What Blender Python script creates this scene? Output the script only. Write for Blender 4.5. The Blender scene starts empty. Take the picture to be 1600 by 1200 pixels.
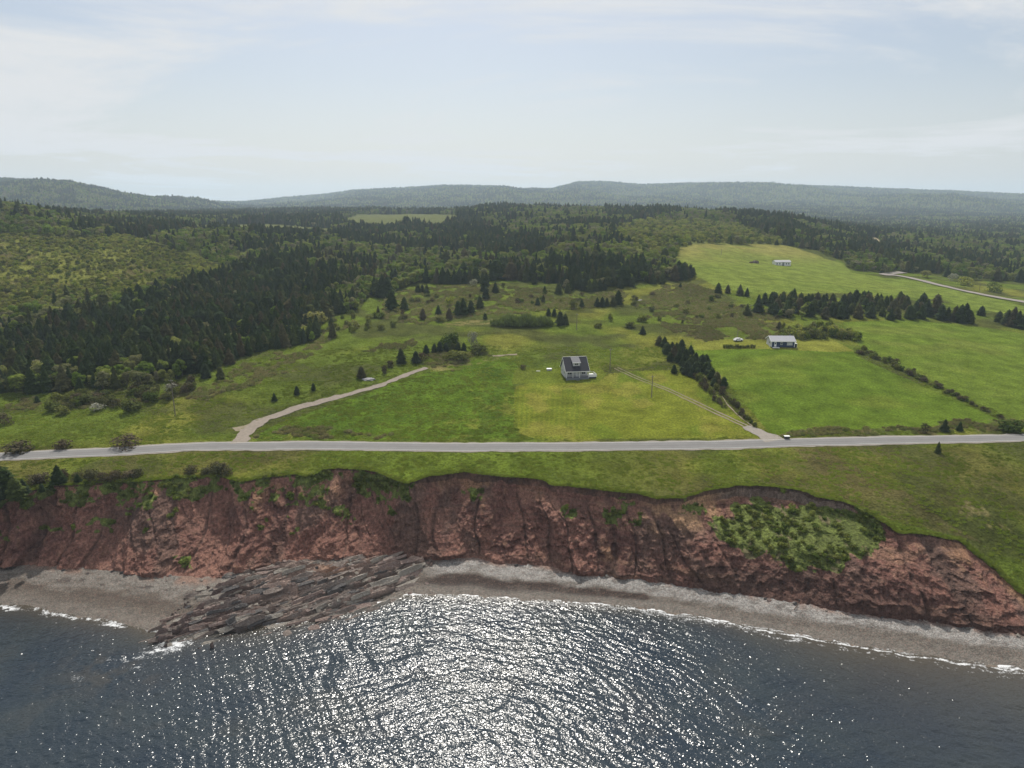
import bpy, bmesh, math, random
import numpy as np
from mathutils import Vector
PI = math.pi
random.seed(7)
SC = bpy.context.scene
COL = SC.collection

# ------------------------------------------------------------------ camera, sky, sun, exposure
CAM_H, PITCH, F = 90.0, math.radians(14.4), 1100.0
cam_d = bpy.data.cameras.new("camera")
cam = bpy.data.objects.new("camera", cam_d)
COL.objects.link(cam)
cam.location = (0, 0, CAM_H)
cam.rotation_euler = (PI/2 - PITCH, 0, 0)
cam_d.sensor_width = 36.0
cam_d.lens = 36.0*F/1600.0
cam_d.clip_start = 1.0
cam_d.clip_end = 60000.0
SC.camera = cam

SUN_EL, SUN_AZ = math.radians(50), math.radians(-5)      # azimuth from +Y, negative = to the left
w = bpy.data.worlds.new("World"); SC.world = w; w.use_nodes = True
nt = w.node_tree; nt.nodes.clear()
N = nt.nodes.new; L = nt.links.new
out = N('ShaderNodeOutputWorld'); bg = N('ShaderNodeBackground'); bg.inputs['Strength'].default_value = 0.098
sky = N('ShaderNodeTexSky'); sky.sky_type = 'NISHITA'; sky.sun_disc = False
sky.sun_elevation = SUN_EL; sky.sun_rotation = SUN_AZ; sky.altitude = 100
sky.air_density = 1.0; sky.dust_density = 2.0; sky.ozone_density = 1.5
tc = N('ShaderNodeTexCoord')
def nmath(op, a=None, b=None, c=None, tree=None):
    t = tree or nt
    n = t.nodes.new('ShaderNodeMath'); n.operation = op
    for i, v in enumerate((a, b, c)):
        if v is None: continue
        if isinstance(v, (int, float)): n.inputs[i].default_value = v
        else: t.links.new(v, n.inputs[i])
    return n.outputs[0]
sep = N('ShaderNodeSeparateXYZ'); L(tc.outputs['Generated'], sep.inputs[0])
zz = nmath('ADD', nmath('MAXIMUM', sep.outputs[2], 0.0), 0.10)
cmb = N('ShaderNodeCombineXYZ')
L(nmath('DIVIDE', sep.outputs[0], zz), cmb.inputs[0]); L(nmath('DIVIDE', sep.outputs[1], zz), cmb.inputs[1])
mp = N('ShaderNodeMapping'); mp.inputs['Scale'].default_value = (0.30, 0.42, 1); mp.inputs['Rotation'].default_value = (0, 0, 0.5)
mp.inputs['Location'].default_value = (3.1, 1.7, 0)
L(cmb.outputs[0], mp.inputs[0])
n1 = N('ShaderNodeTexNoise'); n1.inputs['Scale'].default_value = 1.15; n1.inputs['Detail'].default_value = 7; n1.inputs['Roughness'].default_value = 0.62
n1.inputs['Distortion'].default_value = 0.7
L(mp.outputs[0], n1.inputs['Vector'])
n2 = N('ShaderNodeTexNoise'); n2.inputs['Scale'].default_value = 0.35; n2.inputs['Detail'].default_value = 3
L(mp.outputs[0], n2.inputs['Vector'])
cf = nmath('MULTIPLY', n1.outputs[0], nmath('ADD', n2.outputs[0], 0.5))
mr = N('ShaderNodeMapRange'); mr.inputs[1].default_value = 0.40; mr.inputs[2].default_value = 0.60; mr.inputs[3].default_value = 0.22; mr.inputs[4].default_value = 1.0
mr.interpolation_type = 'SMOOTHSTEP'; L(cf, mr.inputs[0])
hmix = N('ShaderNodeMapRange'); hmix.inputs[1].default_value = 0.0; hmix.inputs[2].default_value = 0.22; hmix.inputs[3].default_value = 0.75; hmix.inputs[4].default_value = 0.0
L(sep.outputs[2], hmix.inputs[0])
fac = nmath('MAXIMUM', mr.outputs[0], hmix.outputs[0])
mixc = N('ShaderNodeMix'); mixc.data_type = 'RGBA'
L(fac, mixc.inputs['Factor']); L(sky.outputs[0], mixc.inputs['A'])
mixc.inputs['B'].default_value = (8.3, 8.4, 8.5, 1)
L(mixc.outputs['Result'], bg.inputs['Color']); L(bg.outputs[0], out.inputs[0])

sd = bpy.data.lights.new("sun", 'SUN'); sd.energy = 5.0; sd.angle = math.radians(0.6); sd.color = (1.0, 0.95, 0.87)
sun = bpy.data.objects.new("sun", sd); COL.objects.link(sun)
tosun = Vector((math.sin(SUN_AZ)*math.cos(SUN_EL), math.cos(SUN_AZ)*math.cos(SUN_EL), math.sin(SUN_EL)))
sun.rotation_euler = tosun.to_track_quat('Z', 'Y').to_euler(); sun.location = (0, 0, 400)

SC.view_settings.view_transform = 'Standard'; SC.view_settings.look = 'None'
SC.view_settings.exposure = -0.1; SC.view_settings.gamma = 1
SC.cycles.max_bounces = 5; SC.cycles.diffuse_bounces = 2; SC.cycles.glossy_bounces = 2
SC.cycles.transmission_bounces = 2; SC.cycles.transparent_max_bounces = 6; SC.cycles.volume_bounces = 1
SC.cycles.caustics_reflective = False; SC.cycles.caustics_refractive = False
SC.cycles.use_denoising = True

# ------------------------------------------------------------------ noise and interpolation
def _hash(ix, iy, seed):
    h = (ix.astype(np.int64)*374761393 + iy.astype(np.int64)*668265263 + seed*1442695041) & 0x7fffffff
    h = ((h ^ (h >> 13))*1274126177) & 0x7fffffff
    h = ((h ^ (h >> 16))*2246822519) & 0x7fffffff
    return ((h >> 7) & 0xffff)/65535.0*2 - 1
def vn(x, y, seed=0):
    x = np.asarray(x, float); y = np.asarray(y, float)
    ix = np.floor(x); iy = np.floor(y); fx = x-ix; fy = y-iy
    fx = fx*fx*fx*(fx*(fx*6-15)+10); fy = fy*fy*fy*(fy*(fy*6-15)+10)
    a = _hash(ix, iy, seed); b = _hash(ix+1, iy, seed); c = _hash(ix, iy+1, seed); d = _hash(ix+1, iy+1, seed)
    return (a*(1-fx)+b*fx)*(1-fy) + (c*(1-fx)+d*fx)*fy
def fbm(x, y, oct=4, seed=0, rough=0.5):
    s = 0; a = 1; t = 0
    for i in range(oct):
        s = s + a*vn(x*1.0, y*1.0, seed+i*17); t += a; a *= rough
        x, y = x*1.93 + y*0.45 + 3.1, y*1.93 - x*0.45 + 1.7
    return s/t
def ridged(x, y, oct=3, seed=0):
    s = 0; a = 1; t = 0
    for i in range(oct):
        s = s + a*(1-2*np.abs(vn(x, y, seed+i*13))); t += a; a *= .5
        x, y = x*2.1+1.3, y*2.1+4.1
    return s/t
def sst(x, a, b):
    t = np.clip((np.asarray(x, float)-a)/(b-a), 0, 1); return t*t*(3-2*t)
def pchip(xs, ys, x):
    xs = np.asarray(xs, float); ys = np.asarray(ys, float)
    h = np.diff(xs); d = np.diff(ys)/h; m = np.zeros_like(xs)
    for i in range(1, len(xs)-1):
        if d[i-1]*d[i] > 0:
            w1 = 2*h[i]+h[i-1]; w2 = h[i]+2*h[i-1]; m[i] = (w1+w2)/(w1/d[i-1]+w2/d[i])
    m[0] = d[0]; m[-1] = d[-1]
    x = np.clip(x, xs[0], xs[-1])
    k = np.clip(np.searchsorted(xs, x)-1, 0, len(xs)-2)
    t = (x-xs[k])/h[k]
    return (2*t**3-3*t*t+1)*ys[k] + (t**3-2*t*t+t)*h[k]*m[k] + (-2*t**3+3*t*t)*ys[k+1] + (t**3-t*t)*h[k]*m[k+1]

# ------------------------------------------------------------------ picture point <-> world point
SP, CP = math.sin(PITCH), math.cos(PITCH)
def uY(px, py):                      # x/Y and dz/dY of the ray through a picture point
    cx = (np.asarray(px, float)-800)/F; cy = (600-np.asarray(py, float))/F
    k = CP + cy*SP
    return cx/k, (-SP+cy*CP)/k
def proj(X, Y, Z):
    d = Y*CP - (Z-CAM_H)*SP; u = Y*SP + (Z-CAM_H)*CP
    d = np.maximum(d, 1)
    return 800+F*X/d, 600-F*u/d

# terrain columns: at picture column px: ('z', py, z) ground height there; ('Y', py, Y) distance there; ('a', Y, z) plain
T = {
 0:   [('a',60,18),('z',762,18.5),('z',715,20),('z',690,20.3),('z',650,22),('z',600,25),('z',540,29.5),('z',500,34.5),('z',480,37),('z',440,45.5),('Y',370,520),('Y',330,640),('Y',322,700),('a',900,80),('a',1500,60),('a',2300,55)],
 200: [('a',60,18),('z',750,19),('z',707,20.2),('z',650,22),('z',600,26),('z',560,28.5),('z',520,31),('z',480,36),('z',440,44),('z',400,54),('Y',377,560),('Y',352,800),('Y',343,1000),('Y',338,1300),('a',2000,55),('a',2500,55)],
 400: [('a',60,18),('z',740,19),('z',697,20.2),('z',650,22),('z',600,26),('z',560,28),('z',520,30),('z',480,33),('z',450,38),('z',420,45),('z',400,50),('Y',372,660),('Y',352,1000),('Y',337,1500),('Y',331,1900),('a',2500,55)],
 600: [('a',60,18.5),('z',740,19.3),('z',699,20.4),('z',640,22.5),('z',600,25),('z',550,29),('z',500,33),('z',460,37),('z',430,42),('Y',400,620),('Y',370,800),('Y',350,1000),('Y',337,1400),('Y',330,1800),('a',2500,55)],
 800: [('a',60,18.5),('z',745,19.2),('z',699,20.5),('z',595,25),('z',550,29),('z',510,33),('z',480,36.5),('z',440,42),('z',415,46),('Y',380,680),('Y',352,900),('Y',333,1150),('Y',328,1300),('a',2000,50),('a',2500,50)],
 1000:[('a',60,17.5),('z',767,18.3),('z',697,20.5),('z',600,25),('z',550,29),('z',500,33),('z',470,37),('z',440,43),('z',415,49),('z',380,58),('Y',350,850),('Y',329,1250),('a',2000,50),('a',2500,50)],
 1200:[('a',60,17),('z',765,18.6),('z',693,20.5),('z',650,22),('z',600,26),('z',560,28.5),('z',535,30.5),('z',500,34),('z',470,38),('z',440,42),('z',411,45.5),('z',385,53),('Y',360,800),('Y',343,1000),('a',1800,45),('a',2500,50)],
 1400:[('a',60,10),('z',830,15.5),('z',760,19),('z',688,20.3),('z',650,21),('z',600,24),('z',560,27),('z',520,30),('z',490,32),('z',460,33.5),('z',430,36),('z',400,40),('Y',375,1000),('Y',350,2000),('a',2500,40)],
 1600:[('a',60,3),('z',930,6.5),('z',830,12),('z',750,17),('z',686,19.8),('z',650,20),('z',600,22),('z',560,24),('z',520,26),('z',490,27),('z',470,28),('z',440,29),('z',410,30),('z',385,32),('Y',360,1600),('a',2500,38)],
}
TY = np.exp(np.linspace(math.log(62), math.log(2600), 500))
cols_u, cols_z = [], []
for px in sorted(T):
    A = []
    for k, a, b in T[px]:
        if k == 'a': A.append((a, b, float(uY(px, 400 if a > 150 else 1000)[0]))); continue
        u, s = uY(px, a)
        Y = (b-CAM_H)/s if k == 'z' else b
        z = CAM_H + s*Y
        A.append((float(Y), float(z), float(u)))
    A.sort()
    lx = np.log([a[0] for a in A])
    cols_z.append(pchip(lx, [a[1] for a in A], np.log(TY)))
    cols_u.append(np.interp(np.log(TY), lx, [a[2] for a in A]))
cols_u = np.array(cols_u); cols_z = np.array(cols_z)
TU = np.linspace(-1.6, 1.6, 641)
TG = np.zeros((len(TY), len(TU)))
for i in range(len(TY)):
    TG[i] = pchip(cols_u[:, i], cols_z[:, i], TU)
kk = np.exp(-np.linspace(-2, 2, 25)**2); kk /= kk.sum()
TGp = np.pad(TG, ((0, 0), (12, 12)), mode='edge')
TG = np.array([np.convolve(r, kk, 'valid') for r in TGp])
def zgrid(u, Y):
    a = np.clip((np.log(Y)-math.log(62))/(math.log(2600)-math.log(62))*(len(TY)-1), 0, len(TY)-1.001)
    b = np.clip((u+1.6)/3.2*(len(TU)-1), 0, len(TU)-1.001)
    i = a.astype(int); j = b.astype(int); fa = a-i; fb = b-j
    return (TG[i, j]*(1-fb)+TG[i, j+1]*fb)*(1-fa) + (TG[i+1, j]*(1-fb)+TG[i+1, j+1]*fb)*fa
SIL = [(-400,290),(-100,287),(0,286),(60,289),(100,294),(140,303),(190,311),(240,317),(300,320),(380,319),(440,313),(500,308),(560,301),(640,298),(720,293),(790,294),(820,299),(860,299),(900,288),(945,287),(1000,292),(1080,290),(1200,291),(1350,295),(1500,299),(1600,304),(1800,306),(2100,310)]
SIL_U = uY([s[0] for s in SIL], [s[1] for s in SIL])
FAR = [(-400,325),(60,306),(150,306),(190,309),(240,315),(300,317),(340,315),(395,314),(440,317),(560,322),(2100,325)]
FAR_U = uY([s[0] for s in FAR], [s[1] for s in FAR])
def Zg(X, Y):
    X = np.asarray(X, float); Y = np.asarray(Y, float); X, Y = np.broadcast_arrays(X, Y)
    Yc = np.maximum(Y, 63); u = X/Yc
    z = zgrid(u, Yc)
    z = z + 0.16*fbm(X/9, Y/9, 2, 5) + 0.5*fbm(X/38, Y/38, 2, 6)*sst(Y, 200, 300)
    rough = sst(Y, 380, 900)
    z = z + rough*3.0*fbm(X/120, Y/120, 3, 8)
    Yr = 3300 + 2200*sst(u, -0.62, -0.25)
    zr = CAM_H + np.interp(u, SIL_U[0], SIL_U[1])*Yr
    f = np.where(Y < Yr, sst(Y, 0.45*Yr, Yr), 1-sst(Y, Yr, 1.45*Yr))
    spur = fbm(X/700, Y/900, 4, 21)
    add = (zr-45)*f
    z = z + np.maximum(add, 0)*1.0*(f > 0)
    z = np.where(Y > 1500, z + spur*105*f*(1-f)*2.4 + 8*fbm(X/260, Y/260, 3, 33)*sst(Y, 1500, 2500)*(1-f**2), z)
    base = np.where(Y > 2500, 47.0, 0)
    Yf = 9500.0
    zf = CAM_H + np.interp(u, FAR_U[0], FAR_U[1])*Yf
    ff = np.where(Y < Yf, sst(Y, 0.8*Yf, Yf), 1)
    z = z*(1-ff) + zf*ff
    return z
def at(px, py, zfun=None, y0=100., y1=12500.):
    px = np.atleast_1d(np.asarray(px, float)); py = np.atleast_1d(np.asarray(py, float))
    u, s = uY(px, py); zfun = zfun or Zg
    Ys = np.exp(np.linspace(math.log(y0), math.log(y1), 900))
    hit = np.full(px.shape, np.nan); prev = None; done = np.zeros(px.shape, bool)
    for Y in Ys:
        d = CAM_H + s*Y - zfun(u*Y, np.full(px.shape, Y))
        if prev is not None:
            new = (~done) & (d <= 0)
            hit[new] = pY + (Y-pY)*(prev[new]/(prev[new]-d[new]+1e-9)); done |= new
        prev = d; pY = Y
        if done.all(): break
    hit[~done] = 12000
    return u*hit, hit
def at1(px, py):
    x, y = at([px], [py]); return float(x[0]), float(y[0]), float(Zg(x, y)[0])

# ------------------------------------------------------------------ shore lines
EDGE = [(-700,752),(-400,748),(-200,755),(0,768),(40,766),(78,756),(130,754),(187,751),(230,749),(265,745),(344,742),(375,750),(419,743),(462,738),(485,742),(505,731),(532,728),(560,731),(587,735),(612,744),(636,753),(655,746),(673,741),(725,736),(777,741),(815,743),(852,749),(862,756),(905,759),(945,764),(1000,768),(1026,776),(1067,776),(1105,763),(1150,757),(1210,758),(1244,763),(1270,771),(1311,780),(1356,799),(1394,821),(1405,830),(1450,832),(1499,841),(1525,862),(1562,893),(1600,926),(1660,955),(1800,985),(2100,1030)]
BASE = [(-700,870),(-400,875),(0,883),(62,886),(94,893),(175,896),(219,902),(281,910),(312,914),(350,905),(390,895),(450,886),(500,878),(560,876),(620,874),(670,875),(742,873),(780,883),(845,886),(897,897),(965,904),(1000,909),(1075,920),(1176,935),(1240,948),(1337,961),(1442,972),(1525,985),(1600,995),(1800,1020),(2200,1075)]
WATER = [(-700,925),(-400,930),(0,943),(62,950),(125,963),(194,973),(230,985),(300,985),(360,980),(420,976),(495,967),(570,948),(636,928),(725,929),(862,938),(1000,948),(1112,967),(1225,986),(1337,1006),(1431,1022),(1525,1035),(1600,1043),(1800,1075),(2200,1140)]
def line(pts, zf):
    px = np.array([p[0] for p in pts], float); py = np.array([p[1] for p in pts], float)
    if zf is None: x, y = at(px, py)
    else:
        u, s = uY(px, py); y = (zf-CAM_H)/s; x = u*y
    return x/y, y
UU = np.linspace(-1.35, 1.35, 5401)
eu, ey = line(EDGE, None); bu, by = line(BASE, 1.8); wu, wy = line(WATER, 0.0)
o = np.argsort(eu); eu, ey = eu[o], ey[o]
EY = np.interp(UU, eu, ey); BY = np.interp(UU, bu, by); WY = np.interp(UU, wu, wy)
kk = np.ones(9)/9
def sm(a): return np.convolve(np.pad(a, 4, mode='edge'), kk, 'valid')
xx = UU*160
EY = sm(EY) + 0.45*fbm(xx/2.2, xx*0, 3, 40) + 0.5*fbm(xx/7, xx*0, 2, 41)
BY = sm(BY) + 0.5*fbm(xx/3.0, xx*0, 3, 42)
WY = sm(WY) + 0.3*fbm(xx/5.0, xx*0, 3, 43)
BY = np.minimum(BY, EY-2.5)
ye = lambda u: np.interp(u, UU, EY)
yb = lambda u: np.interp(u, UU, BY)
yw = lambda u: np.interp(u, UU, WY)

# ------------------------------------------------------------------ helpers for objects
def grid_mesh(name, X, Y, Z, mat, smooth=True, attrs=None, kind='structure'):
    nr, nc = X.shape
    me = bpy.data.meshes.new(name)
    co = np.stack([X, Y, Z], -1).reshape(-1, 3).astype(np.float32)
    idx = np.arange(nr*nc).reshape(nr, nc)
    q = np.stack([idx[:-1, :-1], idx[:-1, 1:], idx[1:, 1:], idx[1:, :-1]], -1).reshape(-1, 4)
    # orientation: make normals point up / to the camera
    p = co[q[len(q)//2]]; n = np.cross(p[1]-p[0], p[3]-p[0])
    if n[2] < 0: q = q[:, ::-1]
    me.vertices.add(len(co)); me.vertices.foreach_set('co', co.ravel())
    me.loops.add(q.size); me.loops.foreach_set('vertex_index', q.ravel().astype(np.int32))
    me.polygons.add(len(q)); me.polygons.foreach_set('loop_start', np.arange(0, q.size, 4, dtype=np.int32))
    me.polygons.foreach_set('use_smooth', np.full(len(q), smooth))
    for an, arr in (attrs or {}).items():
        if arr.shape[-1] == 3 and arr.ndim == 3:
            a = me.attributes.new(an, 'FLOAT_COLOR', 'POINT')
            v = np.ones((nr*nc, 4), np.float32); v[:, :3] = arr.reshape(-1, 3); a.data.foreach_set('color', v.ravel())
        else:
            a = me.attributes.new(an, 'FLOAT', 'POINT'); a.data.foreach_set('value', arr.astype(np.float32).ravel())
    me.update(); me.materials.append(mat)
    ob = bpy.data.objects.new(name, me); COL.objects.link(ob)
    if kind: ob['kind'] = kind
    return ob
def inpoly(px, py, poly):
    r = np.zeros(px.shape, bool); n = len(poly)
    for i in range(n):
        x0, y0 = poly[i]; x1, y1 = poly[(i+1) % n]
        if y0 == y1: continue
        c = ((py >= min(y0, y1)) & (py < max(y0, y1)) & (px < (x1-x0)*(py-y0)/(y1-y0)+x0))
        r ^= c
    return r
def polydist(px, py, line_):       # distance to a polyline, picture units
    d = np.full(px.shape, 1e9)
    for (x0, y0), (x1, y1) in zip(line_[:-1], line_[1:]):
        l2 = (x1-x0)**2+(y1-y0)**2
        t = np.clip(((px-x0)*(x1-x0)+(py-y0)*(y1-y0))/l2, 0, 1)
        d = np.minimum(d, np.hypot(px-x0-t*(x1-x0), py-y0-t*(y1-y0)))
    return d
def newmat(name):
    m = bpy.data.materials.new(name); m.use_nodes = True
    t = m.node_tree; b = t.nodes['Principled BSDF']
    return m, t, b
def noise(t, scale, detail=3, rough=.55, vec=None, dist=0):
    n = t.nodes.new('ShaderNodeTexNoise'); n.inputs['Scale'].default_value = scale
    n.inputs['Detail'].default_value = detail; n.inputs['Roughness'].default_value = rough; n.inputs['Distortion'].default_value = dist
    if vec is not None: t.links.new(vec, n.inputs['Vector'])
    return n.outputs[0]
def maprange(t, v, a, b, c, d):
    n = t.nodes.new('ShaderNodeMapRange'); t.links.new(v, n.inputs[0])
    for i, k in enumerate((a, b, c, d)): n.inputs[i+1].default_value = k
    return n.outputs[0]
def mixcol(t, fac, a, b, mode='MIX'):
    n = t.nodes.new('ShaderNodeMix'); n.data_type = 'RGBA'; n.blend_type = mode
    if isinstance(fac, (int, float)): n.inputs['Factor'].default_value = fac
    else: t.links.new(fac, n.inputs['Factor'])
    for k, v in (('A', a), ('B', b)):
        if isinstance(v, (tuple, list)): n.inputs[k].default_value = (*v[:3], 1)
        else: t.links.new(v, n.inputs[k])
    return n.outputs['Result']
def geopos(t): return t.nodes.new('ShaderNodeNewGeometry').outputs['Position']
def bump(t, b, h, strength, dist, prev=None):
    n = t.nodes.new('ShaderNodeBump'); n.inputs['Strength'].default_value = strength; n.inputs['Distance'].default_value = dist
    t.links.new(h, n.inputs['Height'])
    if prev: t.links.new(prev, n.inputs['Normal'])
    if b: t.links.new(n.outputs[0], b.inputs['Normal'])
    return n.outputs[0]
def attr(t, name, typ='GEOMETRY'):
    n = t.nodes.new('ShaderNodeAttribute'); n.attribute_name = name; n.attribute_type = typ; return n
def simple(name, col, rough=.7, var=.15, scale=3.0, metal=0, spec=.3):
    m, t, b = newmat(name)
    p = geopos(t)
    c2 = tuple(max(0, c*(1-var)) for c in col); c1 = tuple(min(1, c*(1+var)) for c in col)
    t.links.new(mixcol(t, noise(t, scale, 4, .6, p), c2, c1), b.inputs['Base Color'])
    b.inputs['Roughness'].default_value = rough; b.inputs['Metallic'].default_value = metal; b.inputs['Specular IOR Level'].default_value = spec
    return m

# ------------------------------------------------------------------ land cover (which plants or soil grow where)
FB = [(-900,660),(-400,640),(0,616),(110,616),(240,603),(300,585),(340,576),(400,549),(470,538),(494,533),(500,502),(520,492),(560,486),(572,466),(612,461),(640,446),(680,442),(765,441),(790,436),(837,442),(860,444),(894,455),(912,452),(950,449),(990,445),(1037,442),(1050,439),(1056,404),(1062,386),(1090,379),(1234,383),(1260,392),(1319,412),(1331,424),(1369,427),(1410,425),(1444,430),(1506,436),(1600,443),(2600,460)]
FBx = [p[0] for p in FB]; FBy = [p[1] for p in FB]
HILLSCRUB = [(-400,365),(0,366),(120,372),(195,368),(230,378),(290,398),(330,412),(370,425),(330,440),(300,440),(240,452),(200,468),(130,478),(90,480),(60,490),(0,500),(-400,520)]
LIGHTSCRUB = [(960,360),(1000,345),(1080,344),(1150,352),(1190,365),(1235,382),(1090,380),(1050,390),(1020,398),(985,385),(960,375)]
CLEAR = [[(380,334),(470,331),(478,340),(400,344)],[(530,345),(560,336),(640,334),(712,336),(716,346),(690,356),(640,352),(600,358),(560,356)],[(906,430),(945,420),(940,432),(912,438)],[(300,352),(420,350),(520,358),(520,368),(400,365),(300,362)],[(1350,368),(1372,372),(1380,388),(1362,384)]]
UPFIELD = [(1052,400),(1058,387),(1090,380),(1225,383),(1258,392),(1319,413),(1331,426),(1380,434),(1440,439),(1500,453),(1600,478),(1800,520),(1800,545),(1600,496),(1500,478),(1480,470),(1400,462),(1300,458),(1200,460),(1130,452),(1085,430),(1070,412)]
PLOT_R = [(1078,530),(1300,530),(1332,549),(1345,560),(1562,656),(1545,662),(1400,668),(1250,676),(1205,680),(1150,614),(1125,585),(1080,548)]
MOWN_R = [(1078,530),(1300,530),(1335,549),(1300,550),(1220,546),(1150,545),(1085,548)]
PLOT_FR = [(1315,503),(1400,500),(1500,506),(1600,521),(2200,600),(2200,720),(1620,660),(1565,646),(1350,548),(1330,525)]
LAWN = [(803,612),(806,603),(830,599),(880,599),(935,598),(950,584),(1000,579),(1048,578),(1085,590),(1120,618),(1190,683),(1000,686),(840,686),(815,680),(803,664)]
LAWN2 = [(800,600),(803,575),(870,575),(940,575),(948,585),(930,600),(880,600),(830,600)]
FIELD_M = [(385,689),(430,663),(480,646),(560,618),(640,590),(680,577),(740,562),(800,558),(806,575),(803,612),(803,664),(815,684),(600,688),(500,688)]
BROWN = [  # low brown and olive heath
 ([(1003,498),(1060,478),(1110,470),(1180,478),(1240,490),(1215,500),(1150,505),(1060,500)],1.0),
 ([(1030,505),(1110,504),(1210,503),(1230,520),(1230,529),(1080,528),(1050,520)],1.0),
 ([(1000,470),(1040,450),(1080,444),(1120,455),(1110,470),(1040,480),(985,478)],.9),
 ([(590,470),(640,455),(700,450),(780,445),(840,450),(900,462),(980,455),(975,470),(900,482),(830,488),(760,492),(700,500),(640,505),(600,500)],.7),
 ([(300,600),(360,585),(420,560),(470,545),(530,512),(560,500),(520,530),(480,550),(440,580),(390,606),(300,622),(240,630),(230,612)],.95),
 ([(0,622),(110,616),(240,606),(290,598),(290,620),(200,634),(100,640),(60,646),(0,650)],.6),
 ([(555,545),(600,535),(650,532),(640,540),(590,548)],.9),
 ([(395,686),(410,674),(440,668),(510,664),(560,672),(620,682),(560,686)],1.0),
 ([(1215,684),(1240,675),(1400,668),(1500,664),(1600,658),(1800,650),(1800,666),(1600,669),(1480,674),(1340,679)],.95),
 ([(700,585),(640,560),(690,545),(760,550),(770,558),(700,570)],.6),
]
TUSSOCK = [(1240,700),(1300,705),(1340,730),(1420,770),(1500,830),(1540,850),(1500,838),(1400,815),(1310,775),(1280,740)]
DRY = [[(640,578),(670,572),(740,566),(805,552),(810,556),(745,571),(690,580)],[(690,505),(760,500),(800,495),(760,506),(700,512)]]
def cover(X, Y, Z):
    px, py = proj(X, Y, Z)
    n1 = fbm(X/11, Y/11, 3, 51); n2 = fbm(X/35, Y/45, 3, 52); n3 = fbm(X/2.2, Y/2.2, 2, 53)
    wob = 0.8 + np.clip((py-330)/200, 0, 3)
    pxw = px + 3.0*n1*wob; pyw = py + 1.4*n1*np.clip(wob, 0, 2)
    def C(r, g, b): return np.array([r, g, b])
    rgb = np.zeros(X.shape+(3,)) + C(.085, .125, .022)         # rough grass
    tall = np.full(X.shape, .6)
    def put(mask, c, amt=1.0, t=None):
        m = (mask*amt)[..., None]; nonlocal rgb, tall
        rgb = rgb*(1-m) + np.array(c)*m
        if t is not None: tall = np.where(mask > .3, t, tall)
    put(sst(n2, -.1, .4), (.14, .155, .034), .9)
    put(sst(fbm(X/22, Y/22, 3, 57), .0, .3), (.060, .072, .026), .85)
    # lower strip between road and cliff
    put((py > 697).astype(float)*sst(n2+.3*n1, 0, .35), (.075, .075, .03), .6)
    put((py > 697).astype(float)*sst(px, 450, 700)*(1-sst(px, 900, 1100)), (.09, .135, .02), .7)
    put(inpoly(pxw, pyw, TUSSOCK).astype(float), (.10, .09, .045), .6, .8)
    put(inpoly(pxw, pyw, [(1080,715),(1200,712),(1320,718),(1400,760),(1330,765),(1250,745),(1120,735)]).astype(float)*sst(n1, -.3, .3), (.07, .07, .03), .6)
    put((1-sst(polydist(px, py, [(1505,790),(1540,808),(1570,825)]), 6, 18))*sst(n3, -.1, .3), (.24, .22, .11), .6)
    put(inpoly(pxw, py, FIELD_M).astype(float), (.082, .145, .017), .9, .8)
    put(inpoly(pxw, py, FIELD_M)*sst(n2+.4*n3, .05, .4), (.15, .17, .035), .75)
    put(inpoly(pxw, py, FIELD_M)*sst(fbm(X/8, Y/11, 3, 162), .1, .45), (.055, .10, .015), .7)
    put(inpoly(px+.5*n1, py+.4*n1, LAWN2).astype(float), (.10, .135, .02), .8, .4)
    la = inpoly(px+.7*n1, py+.4*n1, LAWN)
    put(la.astype(float), (.118, .148, .021), .95, .25)
    st = (px < 905) & la & (py > 608)
    put(st*(.5+.5*np.sin((px-800+.05*(py-600))/1.25*1.0)), (.085, .12, .016), .75)
    put(la*sst(fbm(X/14, Y/16, 3, 61), .0, .35), (.085, .125, .017), .85)
    put(la*sst(fbm(X/9, Y/13, 3, 161), .1, .5), (.165, .165, .04), .6)
    put(inpoly(px+n1, py+.4*n1, PLOT_R).astype(float), (.078, .13, .017), .95, .3)
    put(inpoly(px, py, PLOT_R)*sst(fbm(X/25, Y/14, 3, 63), .0, .5), (.105, .14, .025), .6)
    put(inpoly(px+n1, py+.5*n1, MOWN_R).astype(float), (.15, .165, .035), .85, .2)
    put(inpoly(px+n1, py+.5*n1, PLOT_FR).astype(float), (.09, .14, .022), .95, .3)
    put(inpoly(px, py, PLOT_FR)*sst(fbm(X/30, Y/14, 3, 64), .0, .5), (.12, .15, .035), .5)
    up = inpoly(px+1.2*n1, py+.6*n1, UPFIELD)
    put(up.astype(float), (.12, .165, .035), .95, .35)
    put(up*sst(-pyw, -418, -388), (.19, .18, .065), .7)
    put(up*sst(fbm(X/60, Y/40, 3, 65), 0, .4), (.10, .15, .03), .5)
    for pl, a in BROWN:
        nn = fbm(X/5, Y/7, 3, 66)
        ppx = px+9*n1*wob+5*n3; ppy = py+4.5*n1*np.clip(wob, 0, 2)+2*n3
        put(inpoly(ppx, ppy, pl)*sst(nn+.5*n2, -.42, .12), (.122, .108, .058), a*.85, .85)
        put(inpoly(ppx, ppy, pl)*sst(fbm(X/3, Y/4, 2, 69), .15, .4), (.09, .12, .03), .6)
    for d in DRY: put(inpoly(pxw, pyw, d)*sst(n3, -.2, .3), (.21, .18, .09), .45, .4)
    # forest floor and far land
    nb = fbm(X/14, Y/14, 2, 67)
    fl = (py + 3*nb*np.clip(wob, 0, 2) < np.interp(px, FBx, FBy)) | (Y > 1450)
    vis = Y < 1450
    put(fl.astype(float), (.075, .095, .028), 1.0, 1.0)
    hs = inpoly(pxw, pyw, HILLSCRUB) & vis
    put(hs.astype(float), (.14, .16, .042), 1.0, .8)
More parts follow.
